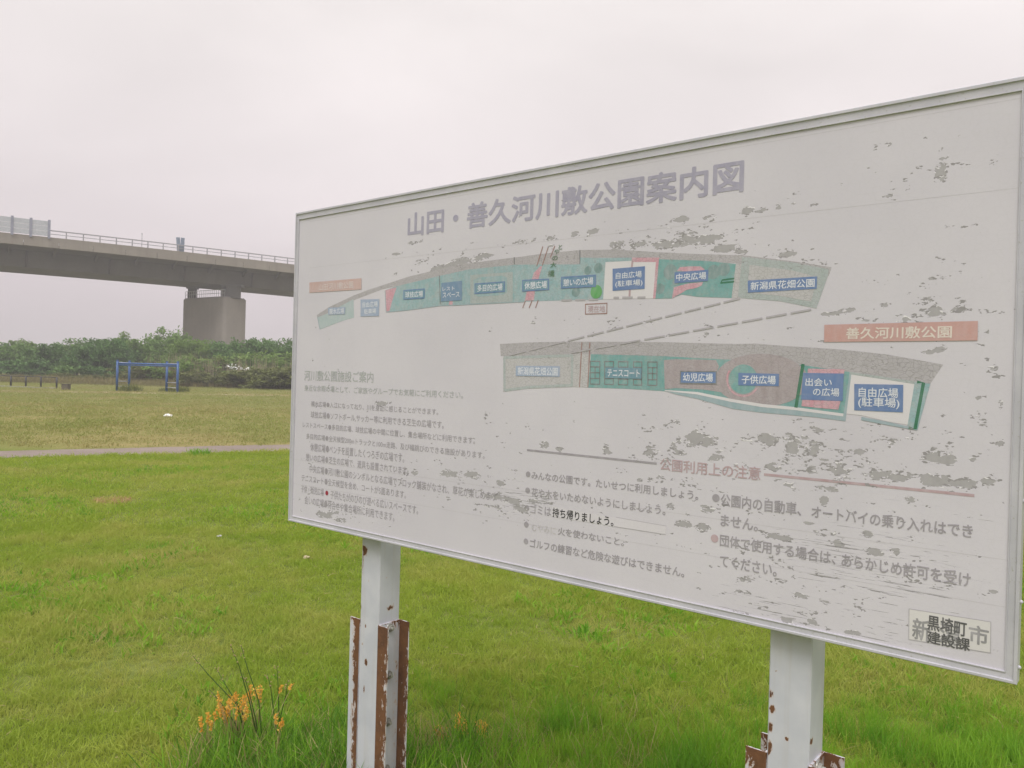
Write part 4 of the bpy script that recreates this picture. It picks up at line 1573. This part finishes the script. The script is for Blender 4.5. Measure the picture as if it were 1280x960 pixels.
M_bark = mat_plain('bark', (0.13, 0.11, 0.09), 0.9, var=0.3, scale=8)
M_leaf = [mat_foliage('leaves_dark_green', (0.085, 0.185, 0.05), (0.14, 0.245, 0.065), 0.9, 0.3),
          mat_foliage('leaves_mid_green', (0.12, 0.225, 0.055), (0.19, 0.30, 0.075), 0.9, 0.3),
          mat_foliage('leaves_light_green', (0.14, 0.24, 0.045), (0.20, 0.30, 0.065), 0.9, 0.35),
          mat_foliage('leaves_olive', (0.12, 0.145, 0.038), (0.18, 0.20, 0.06), 0.9, 0.3)]
VAR = []
for s_ in range(5):
    lm = leaf_cloud(s_*13+3, 3.0, 4.9, 0.35, 120, 60, 0.36, 0.7, 0.35, 0.62)
    VAR.append((lm, trunk_mesh(s_, 5.0, 2.6, 0.16)))
SHR = [leaf_cloud(100+s_, 1.7, 2.0, 0.05, 44, 62, 0.24, 0.75, 0.45) for s_ in range(4)]

_mesh_mat = {}


def with_mat(me, mat):
    k = (me.name, mat.name)
    if k not in _mesh_mat:
        m2 = me.copy()
        m2.materials.clear()
        m2.materials.append(mat)
        _mesh_mat[k] = m2
    return _mesh_mat[k]


def tree(px, y, top_py, kind, v, label, sx=1.0, group='trees along the far edge of the field'):
    g = at(px, 470, y)
    top = at(px, top_py, y).z
    sc = (top+0.35)/5.9
    root = empty('broadleaf_tree', (g.x, y, 0), rnd.uniform(0, 6.28))
    root.scale = (sc*sx, sc*sx, sc)
    tag(root, label, 'tree', group)
    for nm, me, mt in (('crown', VAR[v][0], M_leaf[kind]), ('trunk', VAR[v][1], M_bark)):
        o = bpy.data.objects.new(nm, with_mat(me, mt))
        C.objects.link(o)
        o.parent = root
    return root


# (photo x, depth, photo y of the top, leaf kind, variant, width factor, label)
TREES = [(30, 97, 421, 2, 4, 0.75, 'slim light green tree rising behind the middle of the black fence'),
 (152, 97, 414, 2, 0, 0.6, 'slim light green tree rising behind the left ladder of the blue frame'),
 (329, 98, 421, 1, 2, 0.7, 'slim mid green tree rising right of the pier between two dark ones'),
 (-70, 92, 424, 1, 0, 1.2, 'mid green tree beyond the left edge of the photo, first of the row'),
 (-25, 94, 422, 0, 1, 1.2, 'dark green tree at the far left edge of the row'),
 (12, 92, 426, 1, 2, 1.2, 'mid green tree behind the left end of the low black fence'),
 (42, 95, 428, 1, 3, 1.2, 'mid green low tree behind the middle of the black fence'),
 (68, 90, 426, 0, 4, 1.1, 'dark green tree behind the right end of the black fence'),
 (95, 93, 423, 1, 0, 1.05, 'mid green rounded tree right of the black fence'),
 (121, 88, 417, 0, 1, 0.95, 'tall dark green tree with a pointed top left of the blue frame'),
 (143, 90, 420, 0, 2, 0.9, 'dark green tree just behind the left posts of the blue frame'),
 (166, 94, 427, 1, 3, 1.0, 'lower mid green tree behind the middle of the blue frame'),
 (188, 92, 419, 1, 4, 0.95, 'mid green tree rising behind the right side of the blue frame'),
 (213, 96, 407, 1, 0, 0.8, 'tall mid green tree touching the left edge of the pier'),
 (238, 92, 419, 2, 1, 0.9, 'light green tree in front of the left part of the pier'),
 (262, 95, 422, 1, 2, 0.9, 'mid green tree in front of the middle of the pier'),
 (284, 92, 421, 0, 3, 0.9, 'dark green tree in front of the right part of the pier'),
 (316, 94, 418, 0, 4, 0.95, 'dark green tree with a wide top right of the pier'),
 (341, 95, 425, 0, 0, 0.9, 'dark green tree sloping down right of the pier'),
 (366, 92, 416, 0, 1, 0.75, 'dark tree half hidden by the left edge of the signboard'),
 (400, 94, 425, 1, 2, 1.1, 'mid green tree behind the left part of the signboard'),
 (440, 93, 428, 0, 3, 1.1, 'dark green tree hidden behind the signboard')]
for (px, y, tp, kd, v, sx, lb) in TREES:
    tree(px, y, tp, kd, v, lb, sx)


def shrub(px, base_py, top_py, kind, v, label, sx=1.0, y=None):
    g = ground_at(px, base_py) if y is None else at(px, 470, y)
    y = g.y
    top = at(px, top_py, y).z
    sc = top/2.25
    o = bpy.data.objects.new('shrub', with_mat(SHR[v], M_leaf[kind]))
    C.objects.link(o)
    o.location = (g.x, y, 0)
    o.rotation_euler = (0, 0, rnd.uniform(0, 6.28))
    o.scale = (sc*sx, sc*sx, sc)
    tag(o, label, 'shrub', 'shrubs along the foot of the trees')
    return o


SH = [(20, 0, 447, 0, 0, 1.6, 88, 'dark shrub under the trees at the left edge of the photo'),
 (60, 0, 450, 0, 1, 1.6, 88, 'dark shrub under the trees behind the black fence end'),
 (100, 0, 449, 1, 2, 1.6, 87, 'green shrub under the rounded tree left of the blue frame'),
 (135, 0, 447, 0, 3, 1.5, 87, 'dark shrub behind the left post of the blue frame'),
 (80, 0, 465, 3, 2, 2.4, 83, 'low olive brown shrub right of the black fence'),
 (112, 0, 467, 3, 0, 2.4, 82, 'low olive brown shrub left of the blue frame'),
 (172, 0, 458, 3, 1, 1.7, 82, 'olive shrub seen through the blue frame'),
 (198, 0, 452, 3, 0, 1.6, 83, 'taller olive shrub inside the right half of the blue frame'),
 (232, 0, 442, 2, 2, 1.4, 83, 'light green shrub right of the blue frame'),
 (248, 0, 462, 3, 3, 2.0, 78, 'low olive shrub just right of the blue frame'),
 (262, 0, 447, 3, 1, 1.4, 85, 'olive shrub below the middle of the pier'),
 (290, 0, 437, 2, 0, 1.1, 88, 'bright green shrub below the right edge of the pier'),
 (318, 0, 441, 2, 3, 1.3, 88, 'bright green wide shrub right of the pier'),
 (350, 0, 440, 2, 1, 1.3, 87, 'bright green shrub beside the signboard edge'),
 (290, 0, 464, 3, 0, 1.8, 78, 'low olive shrub below the white blossoms'),
 (322, 0, 458, 3, 2, 2.0, 77, 'broad olive mound shrub left of the signboard edge'),
 (352, 0, 460, 3, 1, 1.9, 77, 'olive mound shrub touching the signboard edge'),
 (392, 0, 455, 3, 3, 1.9, 77, 'olive shrub behind the signboard edge')]
for (px, _, tp, kd, v, sx, y, lb) in SH:
    shrub(px, 0, tp, kd, v, lb, sx, y)

# white blossom sprays on one bush
bm = bmesh.new()
for i in range(70):
    k = rnd.random()
    p = at(283+30*k+rnd.gauss(0, 2), 457.5+4.5*k+rnd.gauss(0, 1.2), 80.5+rnd.uniform(-0.5, 0.5))
    M = Matrix.Translation(p) @ Matrix.Rotation(rnd.uniform(0, 3), 4, 'X') @ Matrix.Rotation(rnd.uniform(0, 3), 4, 'Z')
    g = bmesh.ops.create_grid(bm, x_segments=1, y_segments=1, size=0.05)
    bmesh.ops.transform(bm, matrix=M, verts=g['verts'])
tag(bm_obj('white_blossoms', bm, mat_plain('blossom_white', (0.72, 0.72, 0.68), 0.7)), 'cluster of white blossoms on the bushes right of the blue frame', 'blossom', kind='stuff')

# reeds and rough grass along the foot of the trees
pts, sc_ = [], []
for i in range(2600):
    px = rnd.uniform(-90, 470)
    y = rnd.uniform(76, 90)
    g = at(px, 470, y)
    pts.append((g.x, y, 0))
    sc_.append(rnd.uniform(0.6, 1.3))
M_rough = mat_foliage('rough_grass', (0.20, 0.19, 0.075), (0.27, 0.225, 0.10), 0.3, 0.3)
scatter('rough_grass', np.array(pts), np.array(sc_), [tuft_mesh('t', 22, 0.75, 0.5, 0.04, M_rough, 0.5, 3, 200+s) for s in range(4)],
        'rough brownish grass along the foot of the trees', 8)
pts, sc_ = [], []
for i in range(260):
    px = rnd.choice([rnd.gauss(222, 22), rnd.gauss(240, 12), rnd.gauss(330, 25)])
    y = rnd.uniform(81.5, 84.5)
    g = at(px, 470, y)
    pts.append((g.x, y, 0))
    sc_.append(rnd.uniform(0.6, 1.15))
M_reed = mat_foliage('reed_stalks', (0.30, 0.26, 0.16), (0.36, 0.32, 0.20), 0.3, 0.2)
scatter('reeds', np.array(pts), np.array(sc_), [tuft_mesh('t', 9, 3.2, 0.5, 0.05, M_reed, 0.10, 3, 220+s) for s in range(4)],
        'tall pale dry reeds between the shrubs right of the blue frame', 9, 0.05)

# ------------------------------------------------------------------ blue exercise frame
M_bluep = mat_plain('blue_paint', (0.035, 0.10, 0.27), 0.45, var=0.2)
M_galv = mat_plain('galvanised_tube', (0.42, 0.42, 0.44), 0.4, 0.5)
YF = 56.5
fr = empty('climbing_frame', tuple(ground_at(184, 491)))
tag(fr, 'blue steel climbing frame with a high bar and two short end ladders', 'climbing frame')
f0 = fr.location.copy()
pw = {}
for px, yy in ((146.5, YF), (161.5, YF+1.2), (208.5, YF+0.4), (222, YF-0.8)):
    p = at(px, 470, yy)
    pw[px] = (p.x-f0.x, yy-f0.y)
    bm = bmesh.new()
    add_tube(bm, [(0, 0, -0.05), (0, 0, 2.22)], 0.085, 12)
    add_tube(bm, [(0, 0, 2.22), (0, 0, 2.26)], [0.10, 0.06], 12)
    o = bm_obj('post', bm, M_bluep, fr, True)
    o.location = (p.x-f0.x, yy-f0.y, 0)
K = list(pw)
for a, b, z, r_, mt, nm in ((146.5, 222, 2.02, 0.06, M_bluep, 'top_bar'), (146.5, 222, 1.90, 0.045, M_bluep, 'top_bar'), (161.5, 208.5, 2.04, 0.055, M_bluep, 'top_bar')):
    bm = bmesh.new()
    add_tube(bm, [(*pw[a], z), (*pw[b], z)], r_, 10)
    bm_obj(nm, bm, mt, fr, True)
for a, b in ((146.5, 161.5), (208.5, 222)):
    for z in (0.36, 0.72, 2.08):
        bm = bmesh.new()
        add_tube(bm, [(*pw[a], z), (*pw[b], z)], 0.03, 8)
        bm_obj('rung', bm, M_galv, fr, True)

# ------------------------------------------------------------------ low black fence
fe = empty('low_fence', tuple(at(71, 470, 58.5)))
fe.location.z = 0
tag(fe, 'low black pipe railing on a concrete kerb at the left of the field', 'fence')
M_blk = mat_plain('black_pipe', (0.035, 0.035, 0.033), 0.5)
lp = []
for k, px in enumerate((71, 51.3, 32.5, 13.8, -5, -24, -43)):
    yy = 58.5+0.55*k
    p = at(px, 470, yy)
    q = (p.x-fe.location.x, yy-fe.location.y)
    lp.append(q)
    bm = bmesh.new()
    add_tube(bm, [(0, 0, -0.03), (0, 0, 0.86)], 0.065, 10)
    o = bm_obj('fence_post', bm, M_blk, fe, True)
    o.location = (*q, 0)
bm = bmesh.new()
add_tube(bm, [(a, b, 0.85) for a, b in lp], 0.03, 8)
bm_obj('top_rail', bm, M_blk, fe, True)
bm = bmesh.new()
for (a, b), (c_, d_) in zip(lp[:-1], lp[1:]):
    ln_ = math.hypot(c_-a, d_-b)
    add_box(bm, (a+c_)/2, (b+d_)/2-0.12, 0.04, ln_-0.02, 0.16, 0.10, Matrix.Rotation(math.atan2(d_-b, c_-a), 4, 'Z'))
bm_obj('kerb', bm, mat_plain('kerb_concrete', (0.36, 0.34, 0.30), 0.9), fe)
# squat box
g = ground_at(82.5, 487.5)
bm = bmesh.new()
add_box(bm, 0, 0, 0.20, 0.48, 0.4, 0.40, bevel=0.03)
add_box(bm, 0, 0, 0.42, 0.54, 0.46, 0.05)
o = bm_obj('ground_box', bm, mat_plain('dark_box', (0.12, 0.105, 0.075), 0.8))
o.location = g
tag(o, 'small dark box standing in the grass right of the low fence', 'box')

# ------------------------------------------------------------------ litter and small tufts
def litter(px, py, sx, sy, sz, col, label):
    g = ground_at(px, py)
    bm = bmesh.new()
    bmesh.ops.create_icosphere(bm, subdivisions=3, radius=0.5)
    sd_ = px
    for v in bm.verts:
        d = mnoise.noise(v.co*3+Vector((sd_, 0, 0)))
        v.co *= 1+0.5*d
        v.co.z = max(v.co.z, -0.25)
    bmesh.ops.transform(bm, matrix=Matrix.Diagonal((sx, sy, sz, 1)), verts=bm.verts)
    o = bm_obj('litter', bm, mat_plain('litter_%d' % px, col, 0.6))
    o.location = (g.x, g.y, sz*0.2+0.03)
    tag(o, label, 'litter')


litter(210, 521.5, 0.30, 0.2, 0.12, (0.75, 0.74, 0.70), 'crumpled white bag lying on the dry field beyond the path')
litter(274, 674.5, 0.045, 0.03, 0.02, (0.42, 0.41, 0.42), 'small pale scrap of litter on the lawn left of the signboard')
litter(383, 702, 0.055, 0.05, 0.03, (0.40, 0.33, 0.20), 'small brown scrap on the lawn below the signboard corner')


def single_tuft(px, py, h, n, spread, mat, label, seed, w=0.012, name='weed_tuft', cat='weed', lean=0.6):
    g = ground_at(px, py)
    p = tuft_mesh(name, n, h, spread, w, mat, lean, 4, seed)
    C.objects.link(p)
    p.location = g
    tag(p, label, cat)
    return p


M_weed = mat_foliage('weed_green', (0.055, 0.11, 0.022), (0.10, 0.16, 0.035), 1.5, 0.3)
single_tuft(248, 569, 0.15, 200, 0.22, M_lush, 'dark green weed tuft at the near edge of the path', 301)
single_tuft(163, 489.5, 0.62, 240, 0.8, M_leaf[3], 'olive weed tuft at the foot of the climbing frame\'s left ladder', 302, 0.05)
single_tuft(223, 490.5, 0.52, 240, 0.75, M_leaf[3], 'olive weed tuft at the foot of the climbing frame\'s right post', 303, 0.05)
single_tuft(207, 489.5, 0.30, 120, 0.5, M_leaf[3], 'small weed tuft left of the climbing frame\'s right ladder', 304, 0.05)
single_tuft(140, 627, 0.06, 420, 0.22, mat_foliage('dead_patch', (0.46, 0.27, 0.14), (0.52, 0.36, 0.2), 4, 0.2), 'patch of dead orange brown grass on the lawn', 305, 0.008, 'dead_grass_patch', 'grass patch', 1.0)

# ------------------------------------------------------------------ weeds by the left post
def stem_weed(px, depth, tips, label, seed):
    """thin branching stalks from one root; tips are photo points"""
    r = random.Random(seed)
    g = at(px, 900, depth)
    root = empty('tall_weed', (g.x, depth, 0))
    tag(root, label, 'weed')
    for (tx, ty, dd) in tips:
        t = at(tx, ty, depth+dd) - root.location
        bm = bmesh.new()
        mid = Vector((t.x*0.35+r.uniform(-0.02, 0.02), t.y*0.4, t.z*0.55))
        m2 = Vector((t.x*0.75, t.y*0.75, t.z*0.83))
        add_tube(bm, [(0, 0, 0), tuple(mid), tuple(m2), tuple(t)], [0.0032, 0.0026, 0.0019, 0.0011], 6)
        st = bm_obj('stem', bm, M_weed, root, True)
        bm = bmesh.new()
        for k in range(7):
            q = m2.lerp(t, r.uniform(0.2, 1.0)) + Vector((r.gauss(0, 0.006), r.gauss(0, 0.006), r.gauss(0, 0.004)))
            gg = bmesh.ops.create_icosphere(bm, subdivisions=1, radius=0.0035)
            bmesh.ops.transform(bm, matrix=Matrix.Translation(q), verts=gg['verts'])
        tag(bm_obj('seed_buds', bm, M_straw, st), kind='stuff')
        bm = bmesh.new()
        for k in range(5):
            f = r.uniform(0.1, 0.9)
            q = mid*f
            a = r.uniform(0, 6.28)
            d = Vector((math.cos(a), math.sin(a), 0.7)).normalized()
            L = r.uniform(0.03, 0.07)
            sd_ = d.cross(Vector((0, 0, 1))).normalized()*0.004
            v1, v2, v3, v4 = [bm.verts.new(c) for c in (q, q+d*L*0.5+sd_, q+d*L, q+d*L*0.5-sd_)]
            bm.faces.new((v1, v2, v3, v4))
        tag(bm_obj('small_leaves', bm, M_lush, st), kind='stuff')
    return root


stem_weed(332, 3.15, [(288, 806, 0), (301, 806, 0.03), (304, 842, 0.02)], 'tall thin green weed with forked stalks left of the left post', 1)
stem_weed(318, 3.2, [(241, 820, 0.0), (262, 862, 0.02), (270, 835, 0.05)], 'leaning thin green weed stalks at the left of the tall grass', 2)
stem_weed(352, 3.25, [(334, 842, 0), (346, 832, 0.05), (360, 850, 0.02)], 'upright thin weed stalks close left of the left post', 3)


def sorrel(px, depth, heads, label, seed):
    r = random.Random(seed)
    g = at(px, 900, depth)
    root = empty('sorrel_plant', (g.x, depth, 0))
    tag(root, label, 'weed', 'orange seeding sorrel plants')
    for (tx, ty, tl) in heads:
        t = at(tx, ty, depth+r.uniform(-0.05, 0.05)) - root.location
        bm = bmesh.new()
        add_tube(bm, [(0, 0, 0), (t.x*0.5, t.y*0.5, t.z*0.55), tuple(t)], [0.002, 0.0016, 0.0008], 5)
        bm_obj('stem', bm, M_straw, root, True)
        bm = bmesh.new()
        for k in range(30):
            f = r.random()
            q = Vector((t.x*(1-0.12*f), t.y*(1-0.12*f), t.z-tl*f)) + Vector((r.gauss(0, 0.0035), r.gauss(0, 0.0035), 0))
            d = Vector((r.gauss(0, 1), r.gauss(0, 1), 1.4)).normalized()*r.uniform(0.006, 0.011)
            s = d.orthogonal().normalized()*0.0036
            v1, v2, v3, v4 = [bm.verts.new(c) for c in (q, q+d*0.5+s, q+d, q+d*0.5-s)]
            bm.faces.new((v1, v2, v3, v4))
        bm_obj('seed_head', bm, M_orange, root)


rr = random.Random(5)
sorrel(296, 3.2, [(276+rr.uniform(-4, 34), 870+rr.uniform(-4, 18), rr.uniform(0.03, 0.07)) for _ in range(26)], 'thick clump of orange seed heads left of the left post', 1)
sorrel(322, 3.2, [(318+rr.uniform(-8, 10), 856+rr.uniform(0, 14), rr.uniform(0.04, 0.06)) for _ in range(6)] + [(352, 858, 0.03), (366, 856, 0.02)], 'taller orange seed heads on stalks beside the thin weeds', 2)
sorrel(345, 3.15, [(348+rr.uniform(-4, 6), 893+rr.uniform(0, 10), 0.04) for _ in range(3)], 'few orange seed heads low in the grass near the left post', 3)
sorrel(258, 3.15, [(256+rr.uniform(-6, 18), 893+rr.uniform(-6, 12), 0.04) for _ in range(6)], 'sparse pale orange seed heads at the left end of the tall grass', 4)
sorrel(585, 3.4, [(545+rr.uniform(-4, 14), 906+rr.uniform(-4, 14), 0.05) for _ in range(9)] + [(575+rr.uniform(-6, 8), 893+rr.uniform(-4, 14), 0.06) for _ in range(8)] + [(605+rr.uniform(-8, 6), 897+rr.uniform(-8, 16), 0.06) for _ in range(9)], 'orange seed heads between the two posts right of the left post', 5)

# ------------------------------------------------------------------ thin summer haze
hz = mesh_obj('haze', [(-700, -60, -1), (700, -60, -1), (700, 700, -1), (-700, 700, -1), (-700, -60, 30), (700, -60, 30), (700, 700, 30), (-700, 700, 30)],
              [(3, 2, 1, 0), (4, 5, 6, 7), (0, 1, 5, 4), (1, 2, 6, 5), (2, 3, 7, 6), (3, 0, 4, 7)])
mh = bpy.data.materials.new('haze_air')
mh.use_nodes = True
for q in list(mh.node_tree.nodes):
    mh.node_tree.nodes.remove(q)
oh = mh.node_tree.nodes.new('ShaderNodeOutputMaterial')
vh = mh.node_tree.nodes.new('ShaderNodeVolumePrincipled')
vh.inputs['Color'].default_value = (0.93, 0.90, 0.92, 1)
vh.inputs['Density'].default_value = 0.0016
mh.node_tree.links.new(vh.outputs[0], oh.inputs['Volume'])
hz.data.materials.append(mh)
tag(hz, kind='stuff')
